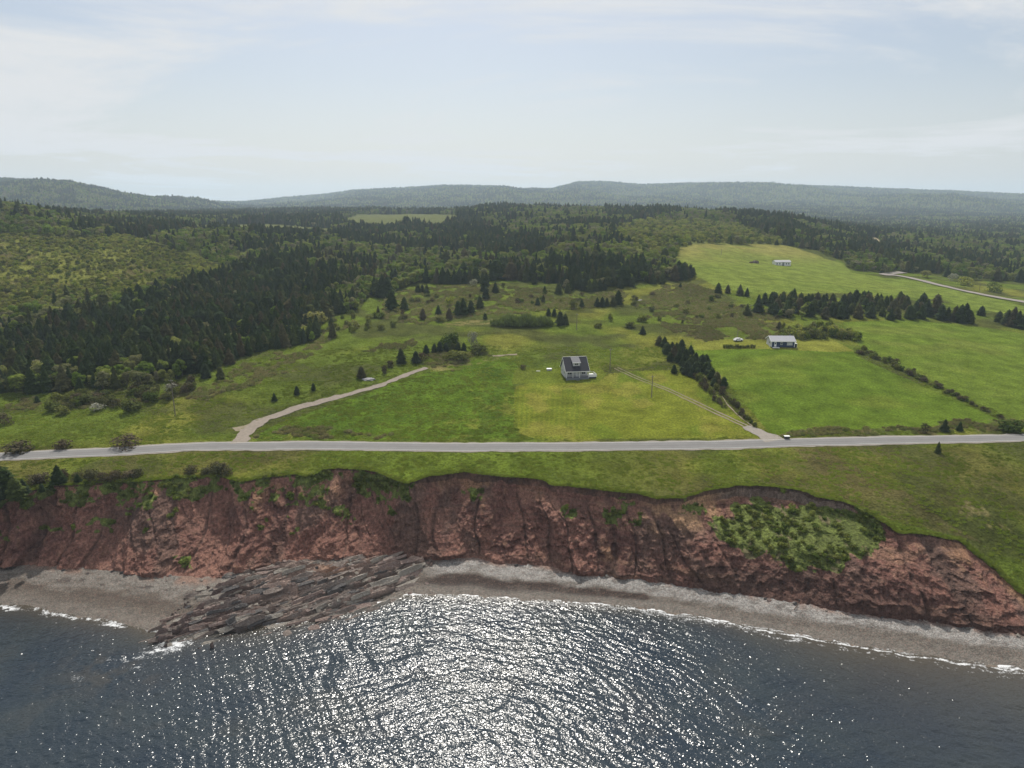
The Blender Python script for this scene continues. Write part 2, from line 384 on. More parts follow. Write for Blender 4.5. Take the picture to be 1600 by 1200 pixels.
    put(hs*sst(fbm(X/30, Y/50, 3, 68), .1, .4), (.085, .075, .04), .8)
    put((inpoly(pxw, pyw, LIGHTSCRUB) & vis).astype(float), (.13, .155, .05), 1.0, .8)
    for i, cpoly in enumerate(CLEAR):
        put((inpoly(px, py+.3*n1, cpoly) & vis).astype(float), (.085, .10, .042) if i != 4 else (.3, .27, .2), .9, .4)
    forest = fl & ~hs & ~(inpoly(pxw, pyw, LIGHTSCRUB) & vis)
    for cpoly in CLEAR: forest &= ~(inpoly(px, py, cpoly) & vis)
    return rgb*np.array([1.25, 1.14, 1.0]), tall, forest, px, py, hs

# ------------------------------------------------------------------ materials of the land
def land_mat():
    m, t, b = newmat("meadow grass and soil")
    p = geopos(t); c = attr(t, 'cover').outputs['Color']; tl = attr(t, 'tall').outputs['Fac']
    a = noise(t, 1.6, 5, .65, p); f = maprange(t, a, .3, .7, .52, 1.48)
    c1 = mixcol(t, 1.0, c, f, 'MULTIPLY')
    a2 = noise(t, .13, 4, .6, p); c2 = mixcol(t, 1.0, c1, maprange(t, a2, .3, .7, .70, 1.32), 'MULTIPLY')
    # straw and dark herb flecks
    fl = noise(t, 5.5, 3, .7, p)
    c3 = mixcol(t, nmath('MULTIPLY', maprange(t, fl, .62, .72, 0, .5), tl, tree=t), c2, (.20, .17, .07))
    hb = noise(t, .55, 5, .7, p)
    c4 = mixcol(t, nmath('MULTIPLY', maprange(t, hb, .55, .68, 0, .65), tl, tree=t), c3, (.035, .06, .012))
    t.links.new(c4, b.inputs['Base Color']); b.inputs['Roughness'].default_value = 1; b.inputs['Specular IOR Level'].default_value = 0
    h0 = nmath('MULTIPLY', noise(t, .32, 3, .6, p), tl, tree=t); n0 = bump(t, None, h0, 1.0, 2.4)
    h1 = nmath('MULTIPLY', noise(t, 1.1, 5, .7, p), nmath('ADD', nmath('MULTIPLY', tl, .8, tree=t), .2, tree=t), tree=t)
    n1 = bump(t, None, h1, 1.0, 1.5, n0)
    bump(t, b, noise(t, 4.0, 3, .6, p), .7, .22, n1)
    return m
M_LAND = land_mat()

# ------------------------------------------------------------------ ground sheet
gu = np.linspace(-1.28, 1.28, 1500)
s1 = np.linspace(0, 1, 430)**1.15*0.0 + np.linspace(0, math.log(650/150), 430)
rows = np.concatenate([s1, math.log(650/150) + np.linspace(0, math.log(13000/650), 300)[1:]])
rows = rows/rows[-1]
U, R = np.meshgrid(gu, rows)
Y0 = ye(U)
Yg = Y0*np.exp(R*np.log(13000/Y0)); Xg = U*Yg
Zz = Zg(Xg, Yg)
rgb, tall, forest_m, gpx, gpy, _ = cover(Xg, Yg, Zz)
lip = np.exp(-(Yg-Y0)/1.0)
Zz = Zz - 0.25*lip**2
for ax in (0, 1):       # gradual change of sward height between plots
    for _ in range(2): tall = (np.roll(tall, 1, ax)+np.roll(tall, -1, ax)+np.roll(tall, 2, ax)+np.roll(tall, -2, ax)+tall)/5
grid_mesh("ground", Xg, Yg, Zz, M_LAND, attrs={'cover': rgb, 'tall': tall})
del rgb, tall, forest_m

# ------------------------------------------------------------------ cliff
def cliff_mat():
    m, t, b = newmat("red clay and sandstone")
    p = geopos(t); c = attr(t, 'cover').outputs['Color']; vg = attr(t, 'veg').outputs['Fac']
    mp = t.nodes.new('ShaderNodeMapping'); mp.inputs['Scale'].default_value = (1, 1, .45); t.links.new(p, mp.inputs[0])
    a = noise(t, 1.4, 6, .7, mp.outputs[0]); c1 = mixcol(t, 1.0, c, maprange(t, a, .3, .7, .5, 1.65), 'MULTIPLY')
    g = noise(t, 5, 5, .75, p); c2 = mixcol(t, 1.0, c1, maprange(t, g, .35, .65,   .6, 1.5), 'MULTIPLY')
    pale = noise(t, 3.3, 4, .7, p)
    c3 = mixcol(t, maprange(t, pale, .64, .72, 0, .45), c2, (.30, .21, .15))
    t.links.new(c3, b.inputs['Base Color']); b.inputs['Roughness'].default_value = .93; b.inputs['Specular IOR Level'].default_value = .15
    n1 = bump(t, None, noise(t, 1.1, 7, .68, mp.outputs[0], .4), 1.0, 1.3)
    bump(t, b, noise(t, 5, 4, .7, p), .8, .22, n1)
    return m
M_CLIFF = cliff_mat()
cu = np.linspace(-1.28, 1.28, 2600)
P0 = np.array([(0,1),(.03,.93),(.10,.80),(.30,.56),(.60,.28),(.85,.10),(1,0)], float)
PM = np.array([(0,1),(.03,.84),(.12,.74),(.38,.50),(.65,.27),(.9,.10),(1,0)], float)
P1 = np.array([(0,1),(.05,.84),(.14,.77),(.42,.63),(.60,.52),(.78,.30),(1,0)], float)
P2 = np.array([(0,1),(.05,.88),(.22,.74),(.50,.60),(.70,.45),(.88,.2),(1,0)], float)
NR = 190
ts = np.linspace(0, 1, NR)
def prof(P):
    d = np.hypot(np.diff(P[:, 0])*14, np.diff(P[:, 1])*17); s = np.r_[0, np.cumsum(d)]; s /= s[-1]
    return np.interp(ts, s, P[:, 0]), np.interp(ts, s, P[:, 1])
CU, TT = np.meshgrid(cu, ts)
yeC, ybC = ye(CU), yb(CU)
ze = Zg(CU*yeC, yeC) - .25
epx, _ = proj(CU*yeC, yeC, ze)
wB = sst(epx, 1050, 1110)*(1-sst(epx, 1350, 1410)); wR = sst(epx, 1360, 1420); wM = sst(epx, 600, 680)*(1-wB)*(1-wR); w0 = 1-wB-wR-wM
q = 0; zf = 0
for P, wt in ((P0, w0), (PM, wM), (P1, wB), (P2, wR)):
    a, c_ = prof(P); q = q + a[:, None]*wt; zf = zf + c_[:, None]*wt
zbase = 1.2
Yc = yeC + (ybC-yeC)*q; Zc = zbase + (ze-zbase)*zf; Xc = CU*Yc
env = np.clip(q/.12, 0, 1)*np.clip((1-q)/.12, .25, 1)
wx = Xc + 2.5*fbm(Xc/14, Zc/8, 2, 70)
big = ridged(wx/13.0, Zc/60, 2, 71)                # buttresses and gullies
med = ridged((wx+Zc*.25)/4.6, Zc/16, 3, 72)
med2 = ridged((wx-Zc*.5)/7.0, Zc/12, 2, 172)
sml = fbm(Xc/1.6, Zc/1.9+Yc/3, 4, 73)
fin = fbm(Xc/.55, Zc/.55+Yc, 3, 74)
hh = (ze-zbase)/17
cpx0 = epx
dep = (2.4*big + 1.4*med + 1.0*med2)*env*hh*(1-.45*wB) + (.25+.85*sst(fbm(Xc/9, Zc/7, 2, 79)+.35*sst(cpx0, 640, 1000), -.3, .35))*sml*env + .2*fin*np.clip(q/.03, 0, 1)
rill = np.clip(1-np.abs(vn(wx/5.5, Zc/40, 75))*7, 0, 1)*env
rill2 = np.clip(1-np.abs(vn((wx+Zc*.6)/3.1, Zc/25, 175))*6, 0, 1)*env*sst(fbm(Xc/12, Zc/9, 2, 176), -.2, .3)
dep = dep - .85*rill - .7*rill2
slumps = np.clip(ridged(Xc/6, (Zc+Yc*.3)/3.2, 2, 76), 0, 1)**2*env*np.clip(wR+wM*.5+wB*.6, 0, 1)
dep = dep + 1.1*slumps
Yc2 = Yc - dep; Zc2 = Zc + .25*sml*env + .35*med*env*wB
# lumpy talus at foot
foot = sst(q, .75, 1.0)
Zc2 = Zc2 + foot*.5*np.clip(fbm(Xc/2.4, Yc/1.6, 3, 77), 0, 1)
Xc2 = Xc
cpx, cpy = proj(Xc2, Yc2, Zc2)
VEG = [[(85,745),(140,745),(265,740),(272,765),(232,795),(200,800),(180,778),(125,792),(92,787)],
 [(385,748),(500,733),(512,765),(520,800),(480,792),(450,792),(400,782)], [(545,735),(590,735),(645,755),(625,775),(596,792),(560,772)],
 [(945,785),(985,780),(1008,803),(985,828),(950,822)], [(878,800),(902,793),(902,812),(885,812)],
 [(1050,800),(1075,785),(1100,790),(1103,802),(1075,806)],
 [(1100,812),(1140,795),(1180,785),(1260,786),(1320,792),(1392,824),(1396,850),(1330,862),(1310,885),(1262,905),(1232,890),(1210,868),(1165,865),(1125,842)],
 [(725,765),(760,770),(745,790),(722,785)], [(270,872),(300,870),(296,888),(278,888)], [(522,800),(545,792),(556,812),(530,818)], [(1310,790),(1370,800),(1395,822),(1350,815)]]
veg = np.zeros(Xc.shape)
wn = fbm(Xc/3.2, Zc/2.2, 3, 80); wn2 = fbm(Xc/1.3, Zc/1.1, 2, 81)
for i, pl in enumerate(VEG):
    big_ = i in (6,)
    wk = 2.1 if big_ else 1
    mk = inpoly(cpx + 16*wk*wn, cpy + 9*wk*wn + 5*wk*wn2, pl)
    veg = np.maximum(veg, mk*(1.0 if big_ else (wn2 + .6*wn > .0)))
# greenery just under the turf on the left
veg = np.maximum(veg, ((q < .08+.14*wn) & (cpx < 640) & (wn > .0)).astype(float))
veg = np.maximum(veg, ((zf > .35) & (cpx < 620) & (fbm(Xc/4, Zc/1.8+Xc*.1, 3, 86) > .42)).astype(float))
strat = fbm((Xc*.3+Yc*.2)/5, Zc/1.2, 3, 82)
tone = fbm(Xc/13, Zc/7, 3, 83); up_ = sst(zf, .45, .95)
base = np.zeros(Xc.shape+(3,)) + np.array([.20, .098, .078])
def blend(c, m):
    global base
    m = np.clip(m, 0, 1)[..., None]; base = base*(1-m) + np.array(c)*m
blend((.135, .066, .056), sst(tone, -.05, .35)*.85)
blend((.13, .085, .07), sst(fbm(Xc/9, Zc/11, 3, 84), .12, .4)*.7)                       # greyish red
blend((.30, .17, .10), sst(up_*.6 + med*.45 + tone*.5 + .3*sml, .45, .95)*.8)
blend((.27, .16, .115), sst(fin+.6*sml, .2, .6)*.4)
blend((.075, .042, .036), sst(-fin-.6*sml, .25, .6)*.4)                      # darker in the hollows of the fine relief
blend((.33, .20, .13), sst(strat, .25, .5)*.35*sst(cpx, 650, 1000))
blend((.36, .22, .13), sst(cpx, 980, 1030)*(1-sst(cpx, 1110, 1170))*sst(zf, .5, .75)*sst(wn, -.4, .1)*.85)
blend((.16, .125, .105), (q < .05)*sst(cpx, 1100, 1140)*(1-sst(cpx, 1320, 1350))*.8)
blend((.075, .047, .038), ((q < .018+.012*wn)*.8))                                           # dark topsoil band
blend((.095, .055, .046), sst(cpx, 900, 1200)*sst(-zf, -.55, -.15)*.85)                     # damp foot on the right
blend((.29, .155, .12), foot*(cpx < 900)*.6)
blend((.25, .13, .10), sst(fbm(Xc/7, Zc/5, 3, 186), .05, .4)*(1-sst(cpx, 900, 1100))*.6)
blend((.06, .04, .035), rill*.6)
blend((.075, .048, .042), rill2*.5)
blend((.13, .085, .07), sst(np.abs(np.sin((Zc*2.1+.05*Xc+1.2*strat))), .93, 1)*.35*sst(cpx, 400, 700))
blend((.10, .125, .032), veg*.95)
blend((.14, .17, .042), veg*sst(wn2, 0, .4)*.7)
blend((.20, .14, .10), veg*sst(-wn2-.5*wn, .45, .6)*.5)
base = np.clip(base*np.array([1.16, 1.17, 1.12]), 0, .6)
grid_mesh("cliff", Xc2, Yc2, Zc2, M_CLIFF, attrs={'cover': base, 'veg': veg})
CLIFF = (Xc2, Yc2, Zc2, veg, cpx, cpy)

# ------------------------------------------------------------------ beach
def zbeach(X, Y):
    u = X/Y; a, b_ = yw(u), yb(u); wdt = np.maximum(b_-a, 4)
    t = (Y-a)/wdt
    z = np.where(t > 0, 1.9*np.clip(t, 0, 1.6)**.85, t*wdt*.09)
    return z + .10*fbm(X/3, Y/3, 3, 90) + .06*fbm(X/.7, Y/.7, 2, 91)
def beach_mat():
    m, t, b = newmat("shingle")
    p = geopos(t); c = attr(t, 'cover').outputs['Color']
    v = t.nodes.new('ShaderNodeTexVoronoi'); v.inputs['Scale'].default_value = 6.5; t.links.new(p, v.inputs['Vector'])
    sepc = t.nodes.new('ShaderNodeSeparateColor'); t.links.new(v.outputs['Color'], sepc.inputs[0])
    c1 = mixcol(t, 1.0, c, maprange(t, sepc.outputs[0], 0, 1, .45, 1.6), 'MULTIPLY')
    c2 = mixcol(t, maprange(t, sepc.outputs[1], .82, .95, 0, .5), c1, (.22, .12, .09))
    a = noise(t, 1.0, 4, .7, p); c3 = mixcol(t, 1.0, c2, maprange(t, a, .3, .7, .75, 1.25), 'MULTIPLY')
    t.links.new(c3, b.inputs['Base Color']); b.inputs['Specular IOR Level'].default_value = .3
    wet = attr(t, 'wet').outputs['Fac']; t.links.new(maprange(t, wet, 0, 1, .85, .42), b.inputs['Roughness'])
    h = nmath('SUBTRACT', 1.0, v.outputs['Distance'], tree=t)
    n1 = bump(t, None, noise(t, 1.2, 4, .6, p), .6, .35)
    bump(t, b, h, .7, .14, n1)
    return m
M_BEACH = beach_mat()
bu_ = np.linspace(-1.25, 1.25, 1900)
br = np.linspace(-22, 6, 150)
BU, BR = np.meshgrid(bu_, br)
lo = yw(BU); hi = yb(BU)
Yb_ = np.where(BR <= 0, lo+BR, lo + (hi-lo+2.5)*(BR/6)); Xb_ = BU*Yb_; Zb_ = zbeach(Xb_, Yb_)
bt = (Yb_-lo)/np.maximum(hi-lo, 4); bpx, bqy = proj(Xb_, Yb_, Zb_)
bc = np.zeros(Xb_.shape+(3,)) + np.array([.17, .155, .135])
bn = fbm(Xb_/5, Yb_/1.8, 3, 92)
def bb(c, m):
    global bc
    m = np.clip(m, 0, 1)[..., None]; bc = bc*(1-m) + np.array(c)*m
bb((.095, .078, .062), sst(-bt+.25*bn, -.78, -.5)*(1-.45*sst(bpx, 640, 700)))
bb((.15, .13, .105), sst(-bt+.2*bn, -.35, -.15)*.6)
bb((.28, .268, .25), sst(bpx, 650, 700)*sst(bt+.2*bn, .45, .7)*.9)
kel = np.exp(-((bt-.36+.10*bn)/.13)**2)*sst(bpx, 640, 700)*(1-sst(bpx, 1005, 1020)); bb((.032, .021, .016), kel*1.9)
bb((.06, .045, .035), np.exp(-((bt-.50+.05*bn)/.045)**2)*(bpx < 320)*.8*sst(bn, -.4, .1))
bb((.055, .045, .04), np.exp(-((bt-.78+.12*bn)/.05)**2)*(bpx < 300)*sst(fbm(Xb_/2, Yb_/1.2, 2, 94), .1, .3))
bb((.075, .062, .05), sst(fbm(Xb_/2.5, Yb_/1.0, 3, 96), .1, .45)*.5)
bb((.24, .14, .10), sst(bt, .86, 1.05)*sst(fbm(Xb_/4, Yb_/4, 3, 93), -.2, .3)*.8)
bb((.12, .085, .055), sst(-bt, 0.0, .1)*.85)
bc = bc*.88
grid_mesh("beach", Xb_, Yb_, Zb_, M_BEACH, attrs={'cover': bc, 'wet': sst(-bt, -.4, -.1)})

# ------------------------------------------------------------------ sea
def sea_mat():
    m, t, b = newmat("sea water")
    p = geopos(t)
    sh = attr(t, 'shallow').outputs['Fac']; fo = attr(t, 'foam').outputs['Fac']
    nb = noise(t, .06, 4, .6, p)
    deep = mixcol(t, maprange(t, nb, .4, .62, 0, 1), (.012, .022, .034), (.020, .030, .037))
    c1 = mixcol(t, nmath('MULTIPLY', sh, .9, tree=t), deep, (.070, .056, .038))
    t.links.new(c1, b.inputs['Base Color'])
    b.inputs['Roughness'].default_value = .185; b.inputs['IOR'].default_value = 1.333; b.inputs['Specular IOR Level'].default_value = .5
    mq = t.nodes.new('ShaderNodeMapping'); mq.inputs['Scale'].default_value = (.85, 1.15, 1); mq.inputs['Rotation'].default_value = (0, 0, -.3); t.links.new(p, mq.inputs[0])
    h1 = noise(t, 2.0, 1.2, .5, mq.outputs[0], .2); n1 = bump(t, None, h1, .8, .17)
    mp = t.nodes.new('ShaderNodeMapping'); mp.inputs['Scale'].default_value = (1, 1.5, 1); mp.inputs['Rotation'].default_value = (0, 0, .3); t.links.new(p, mp.inputs[0])
    h2 = noise(t, 3.4, 0, .5, mp.outputs[0], .2); n2 = bump(t, None, h2, .8, .02, n1)
    t.links.new(n2, b.inputs['Normal'])
    # foam
    fb = t.nodes.new('ShaderNodeBsdfDiffuse'); fb.inputs[0].default_value = (.72, .73, .74, 1)
    fn = noise(t, 2.6, 5, .75, p); f1 = nmath('ADD', nmath('MULTIPLY', nmath('SUBTRACT', fn, .5, tree=t), 2.6, tree=t), nmath('SUBTRACT', nmath('MULTIPLY', fo, 1.7, tree=t), .85, tree=t), tree=t)
    ff = maprange(t, f1, 0, .55, 0, .85)
    mx = t.nodes.new('ShaderNodeMixShader'); t.links.new(ff, mx.inputs[0]); t.links.new(b.outputs[0], mx.inputs[1]); t.links.new(fb.outputs[0], mx.inputs[2])
    t.links.new(mx.outputs[0], t.nodes['Material Output'].inputs[0])
    return m
M_SEA = sea_mat()
xa = np.concatenate([[-4000, -2000, -1000, -500, -300, -200], np.arange(-140, 140.01, .21), [200, 300, 500, 1000, 2000, 4000]])
ya = np.concatenate([[-4000, -2000, -900, -400, -100, 0, 50, 75], np.arange(86, 176, .19)])
SX, SY = np.meshgrid(xa, ya)
SZ = np.zeros(SX.shape)
rs = np.random.RandomState(3)
gx = fbm(SX/14, SY/14, 3, 101); gy = fbm(SX/14, SY/14, 3, 102)
for i in range(26):
    lam = .85*1.135**(i*.55)*(.9+.2*rs.rand()) if i < 22 else 9+3*rs.rand()
    ang = math.radians(74) + rs.randn()*.55        # travelling towards the shore
    k = 2*PI/lam; amp = (.0104*lam**.9 if lam < 2.6 else .007*lam**.8) if i < 22 else .035
    ph = rs.rand()*2*PI
    ggx = (.6+.6*np.clip(fbm(SX/(lam*6), SY/(lam*6), 2, 110+i), -1, 1))
    sarg = k*(SX*math.cos(ang)+SY*math.sin(ang)) + ph + (1.2+.25*i)*gx + 2.0*gy*math.sin(i)
    SZ += amp*ggx*(1-np.abs(np.sin(sarg/2))*2*.0 - 1 + np.sin(sarg) + .25*np.cos(2*sarg))
SYc = np.maximum(SY, 60); su = SX/SYc; dsh = yw(su)-SY                # distance out from the waterline
SZ *= .35+.65*sst(dsh, -2, 12)
fn1 = fbm(SX/3.5, SY/3.5, 3, 120)
spx, spy = proj(SX, SYc, SZ*0)
foam = np.exp(-((dsh+.2+1.1*fn1)/.9)**2)*(.62+.38*sst(fbm(SX/9, SY/9, 2, 125), -.3, .3))
lf = (spx < 200); fn2 = fbm(SX/1.1, SY/.8, 3, 128)
foam = np.where(lf, np.maximum(foam*.55, np.exp(-((dsh-1.0+1.9*fn1)/1.7)**2)*(.62+.5*fn2)), foam)
foam = np.maximum(foam, (spx > 980)*np.exp(-((dsh-.9+.8*fn1)/.45)**2)*(.72+.5*fn2))
foam = np.maximum(foam, (spx > 640)*np.exp(-((dsh-2.2+1.2*fn1)/2.0)**2)*(.38+.5*fn2))
tip = np.exp(-((spx-262)/62)**2-((spy-1012+.25*(spx-262))/15)**2)
foam = np.maximum(foam, tip*(.66+.45*fn2)); foam = np.maximum(foam, np.exp(-((spx-205)/70)**2-((spy-1035)/24)**2)*(.36+.55*fn2)); foam = np.maximum(foam, .5*np.exp(-((spx-120)/22)**2-((spy-1060)/9)**2))
foam = np.maximum(foam, .42*np.exp(-polydist(spx, spy, [(300,1010),(420,990),(560,965),(650,935)])/9))
foam = np.maximum(foam, .55*np.exp(-((dsh-1.2+1.2*fn1)/1.6)**2)*sst(spx, 640, 700)*(1-sst(spx, 1150, 1300)))
shal = np.exp(-np.maximum(dsh, 0)/(2.5+9*sst(spx, 1050, 1450)+3*sst(-spx, -600, -350)))
shal = np.maximum(shal, .45*np.exp(-((spx-180)/90)**2-((spy-1050)/40)**2)*sst(fn1, -.4, .3))
shal = np.maximum(shal, .12*sst(fbm(SX/8, SY/8, 3, 126), .15, .5)*(spy < 1150))
grid_mesh("sea", SX, SY, SZ, M_SEA, attrs={'shallow': shal, 'foam': foam})

# ------------------------------------------------------------------ roads, drives, tracks draped on the land
def drape(name, pts, width, mat, off=.10, kind='structure', n=5, zoff=0, shift=0.0, w2=None, jit=0.0):
    P = np.array(pts, float)
    x, y = at(P[:, 0], P[:, 1])
    d = np.r_[0, np.cumsum(np.hypot(np.diff(x), np.diff(y)))]
    s = np.arange(0, d[-1], max(.8, d[-1]/700)); X = pchip(d, x, s); Y = pchip(d, y, s)
    k = np.ones(7)/7
    if len(X) > 20:
        X = np.convolve(np.pad(X, 3, mode='reflect', reflect_type='odd'), k, 'valid'); Y = np.convolve(np.pad(Y, 3, mode='reflect', reflect_type='odd'), k, 'valid')
    tx, ty = np.gradient(X), np.gradient(Y); l = np.hypot(tx, ty); nx, ny = -ty/l, tx/l
    wv = np.interp(s, [0, s[-1]], [width, w2 if w2 else width])
    a = np.linspace(-.5, .5, n)
    je = jit*np.stack([fbm(s/3, s*0+7*i, 3, 200+i) for i in (0, 1)], 0)
    A = a[:, None]*wv[None, :] + shift + np.where(a[:, None] > 0, je[0], -je[1])*(np.abs(a[:, None]) > .4)
    XX = X[None]+nx[None]*A; YY = Y[None]+ny[None]*A
    ZZ = Zg(XX, YY) + off
    ob = grid_mesh(name, XX, YY, ZZ, mat, kind=kind)
    return ob
def asphalt():
    m, t, b = newmat("worn asphalt"); p = geopos(t)
    a = mixcol(t, noise(t, .35, 5, .6, p), (.155, .15, .145), (.215, .21, .205))
    a = mixcol(t, 1.0, a, maprange(t, noise(t, 14, 2, .6, p), .3, .7, .85, 1.15), 'MULTIPLY')
    t.links.new(a, b.inputs['Base Color']); b.inputs['Roughness'].default_value = .9; b.inputs['Specular IOR Level'].default_value = .15
    return m
M_ROAD = asphalt()
M_GRAVEL = simple("grey gravel", (.25, .225, .195), .95, .35, 1.2, spec=.1)
M_TRACK = simple("bare earth track", (.22, .185, .13), .95, .4, .9, spec=.1)
M_PAINT = simple("worn road paint", (.50, .50, .48), .8, .25, 2.0)
RD = [(-420,741),(-200,727),(0,714),(180,705.5),(340,697.5),(480,696),(700,699),(900,698.2),(1100,695.5),(1300,690.5),(1450,687),(1600,684),(1780,679),(2000,672)]
drape("road_shoulder", RD, 6.9, M_GRAVEL, .09, jit=.5)
drape("road", RD, 5.3, M_ROAD, .13)
drape("road_line", RD, .16, M_PAINT, .15, n=2, shift=-2.4)
drape("road_line", RD, .16, M_PAINT, .15, n=2, shift=2.4)
M_SEAM = simple("dark centre seam", (.15, .145, .14), .9, .2, 1.5)
drape("road_centre_seam", RD, .35, M_SEAM, .145, n=2)
drape("gravel_driveway", [(374,693),(381,680),(398,664),(450,643),(500,628),(560,612),(600,600),(640,584),(668,575)], 4.8, simple("brown grey drive gravel", (.235, .20, .165), .95, .4, 1.0, spec=.1), .14, w2=2.2, jit=.9)
drape("gravel_apron", [(366,672),(385,668),(402,662)], 4.5, M_TRACK, .12, jit=.8)
DR = [(1212,689),(1190,678),(1165,666),(1130,650),(1080,626),(1030,604),(985,586),(962,575)]
drape("driveway_apron", DR[:3], 7.5, M_GRAVEL, .135, w2=3.4, jit=.9)
drape("driveway_rut", DR[1:], .75, M_TRACK, .12, shift=.85, jit=.2, w2=.4)
drape("driveway_rut", DR[1:], .75, M_TRACK, .12, shift=-.85, jit=.2, w2=.4)
drape("footpath", [(1178,668),(1160,655),(1139,635),(1127,618)], .5, M_TRACK, .12, jit=.3, w2=.3)
drape("upper_road", [(1800,515),(1700,494),(1600,472.5),(1540,462),(1480,449),(1440,439),(1415,433.5),(1396,430.5),(1380,430),(1394,427.5),(1412,426)], 7, M_GRAVEL, .5)
drape("bare_earth_patch", [(770,557),(790,555),(808,554)], 1.6, M_TRACK, .12, jit=.8)

# ------------------------------------------------------------------ plants: source meshes
def leaf_mat(name, cols, transl=.35, patch=True):
    m, t, b = newmat(name); t.nodes.remove(b)
    oi = t.nodes.new('ShaderNodeObjectInfo'); cr = t.nodes.new('ShaderNodeValToRGB')
    e = cr.color_ramp.elements
    while len(e) < len(cols): e.new(.5)
    for i, c in enumerate(cols): e[i].position = i/(len(cols)-1); e[i].color = (*c, 1)
    t.links.new(oi.outputs['Random'], cr.inputs[0])
    p = geopos(t)
    c1 = mixcol(t, 1.0, cr.outputs[0], maprange(t, noise(t, 1.3, 3, .6, p), .3, .7, .7, 1.35), 'MULTIPLY')
    c1 = mixcol(t, 1.0, c1, maprange(t, noise(t, .018, 3, .6, p), .35, .65, .8, 1.25), 'MULTIPLY')
    d = t.nodes.new('ShaderNodeBsdfDiffuse'); tr = t.nodes.new('ShaderNodeBsdfTranslucent')
    t.links.new(c1, d.inputs[0]); t.links.new(mixcol(t, 1.0, c1, (1.1, 1.15, .6), 'MULTIPLY'), tr.inputs[0])
    mx = t.nodes.new('ShaderNodeMixShader'); mx.inputs[0].default_value = transl
    t.links.new(d.outputs[0], mx.inputs[1]); t.links.new(tr.outputs[0], mx.inputs[2])
    t.links.new(mx.outputs[0], t.nodes['Material Output'].inputs[0])
    return m
M_SPR = leaf_mat("spruce needles", [(.040,.060,.021),(.052,.076,.027),(.046,.064,.035),(.078,.098,.030),(.105,.090,.050)], .35)
M_BRD = leaf_mat("spring leaves", [(.11,.165,.035),(.145,.205,.042),(.19,.235,.055),(.23,.25,.07),(.22,.205,.13),(.15,.175,.06)], .42)
M_SHR = leaf_mat("shrub leaves", [(.06,.09,.022),(.10,.13,.03),(.085,.095,.035),(.14,.15,.04),(.12,.12,.06)], .3)
M_BRN = leaf_mat("brown twigs", [(.075,.060,.040),(.095,.075,.048),(.07,.072,.035),(.11,.09,.06)], .15)
M_PALE = leaf_mat("white blossom", [(.30,.29,.25),(.26,.26,.21),(.33,.32,.29)], .3)
M_HILL = leaf_mat("young bush leaves", [(.18,.22,.05),(.23,.25,.06),(.26,.26,.075),(.20,.19,.09),(.15,.19,.045)], .5)
M_BARK = simple("grey bark", (.12, .10, .08), .95, .3, 4)
def mesh_from(name, V, Fc, mats, midx=None):
    me = bpy.data.meshes.new(name); me.from_pydata(V, [], Fc)
    for m in (mats if isinstance(mats, list) else [mats]): me.materials.append(m)
    return me
def spruce_meshes(seed, h=10.0, r=2.7, lev=21, pw=.68):
    R = random.Random(seed); V = []; Fc = []
    z0 = h*.06
    for i in range(lev):
        f = i/(lev-1); z = z0 + (h-z0)*f**.93; rr = r*(1-f)**pw*(.80+.36*R.random())*(1-.25*max(0,.12-f)/.12) + .12
        nb = int(11 - 5*f); a0 = R.random()*6.3
        for j in range(nb):
            a = a0 + 2*PI*j/nb + R.uniform(-.25, .25); l = rr*R.uniform(.72, 1.18); ca, sa = math.cos(a), math.sin(a)
            droop = -l*R.uniform(.18, .42); wd = l*R.uniform(.32, .5)+.12
            up = .25+.3*R.random()
            k = len(V)
            V += [(0, 0, z+up), (ca*l*.55-sa*wd, sa*l*.55+ca*wd, z+droop*.45-.1), (ca*l, sa*l, z+droop), (ca*l*.55+sa*wd, sa*l*.55-ca*wd, z+droop*.45-.1), (ca*l*.6, sa*l*.6, z+droop*.2+.18)]
            Fc += [(k, k+1, k+4), (k+1, k+2, k+4), (k+2, k+3, k+4), (k+3, k, k+4)]
            # hanging sprays
            for s in (-1, 1):
                m = R.uniform(.35, .8); k = len(V); bx, by, bz = ca*l*m, sa*l*m, z+droop*m*.7
                V += [(bx-ca*.25, by-sa*.25, bz+.1), (bx+ca*.3, by+sa*.3, bz), (bx-s*sa*wd*1.1+ca*.2, by+s*ca*wd*1.1+sa*.2, bz-.28)]
                Fc += [(k, k+1, k+2)]
    # dense heart of the crown
    k = len(V); n = 9
    for f in (0.07, .35, .7):
        for j in range(n):
            a = 2*PI*j/n; q_ = r*(.55-.5*f)*R.uniform(.8, 1.15); V.append((q_*math.cos(a), q_*math.sin(a), h*f))
    V.append((0, 0, h*1.03))
    for t_ in range(2):
        for j in range(n): Fc.append((k+t_*n+j, k+t_*n+(j+1) % n, k+(t_+1)*n+(j+1) % n, k+(t_+1)*n+j))
    for j in range(n): Fc.append((k+2*n+j, k+2*n+(j+1) % n, len(V)-1))
    crown = mesh_from("spruce_crown", V, Fc, M_SPR)
    V = []; Fc = []
    for f, q_ in ((-.05, .24), (.5, .13), (.97, .03)):
        for j in range(6): V.append((q_*math.cos(j*PI/3), q_*math.sin(j*PI/3), h*f))
    for t_ in range(2):
        for j in range(6): Fc.append((t_*6+j, t_*6+(j+1) % 6, (t_+1)*6+(j+1) % 6, (t_+1)*6+j))
    return crown, mesh_from("spruce_trunk", V, Fc, M_BARK)
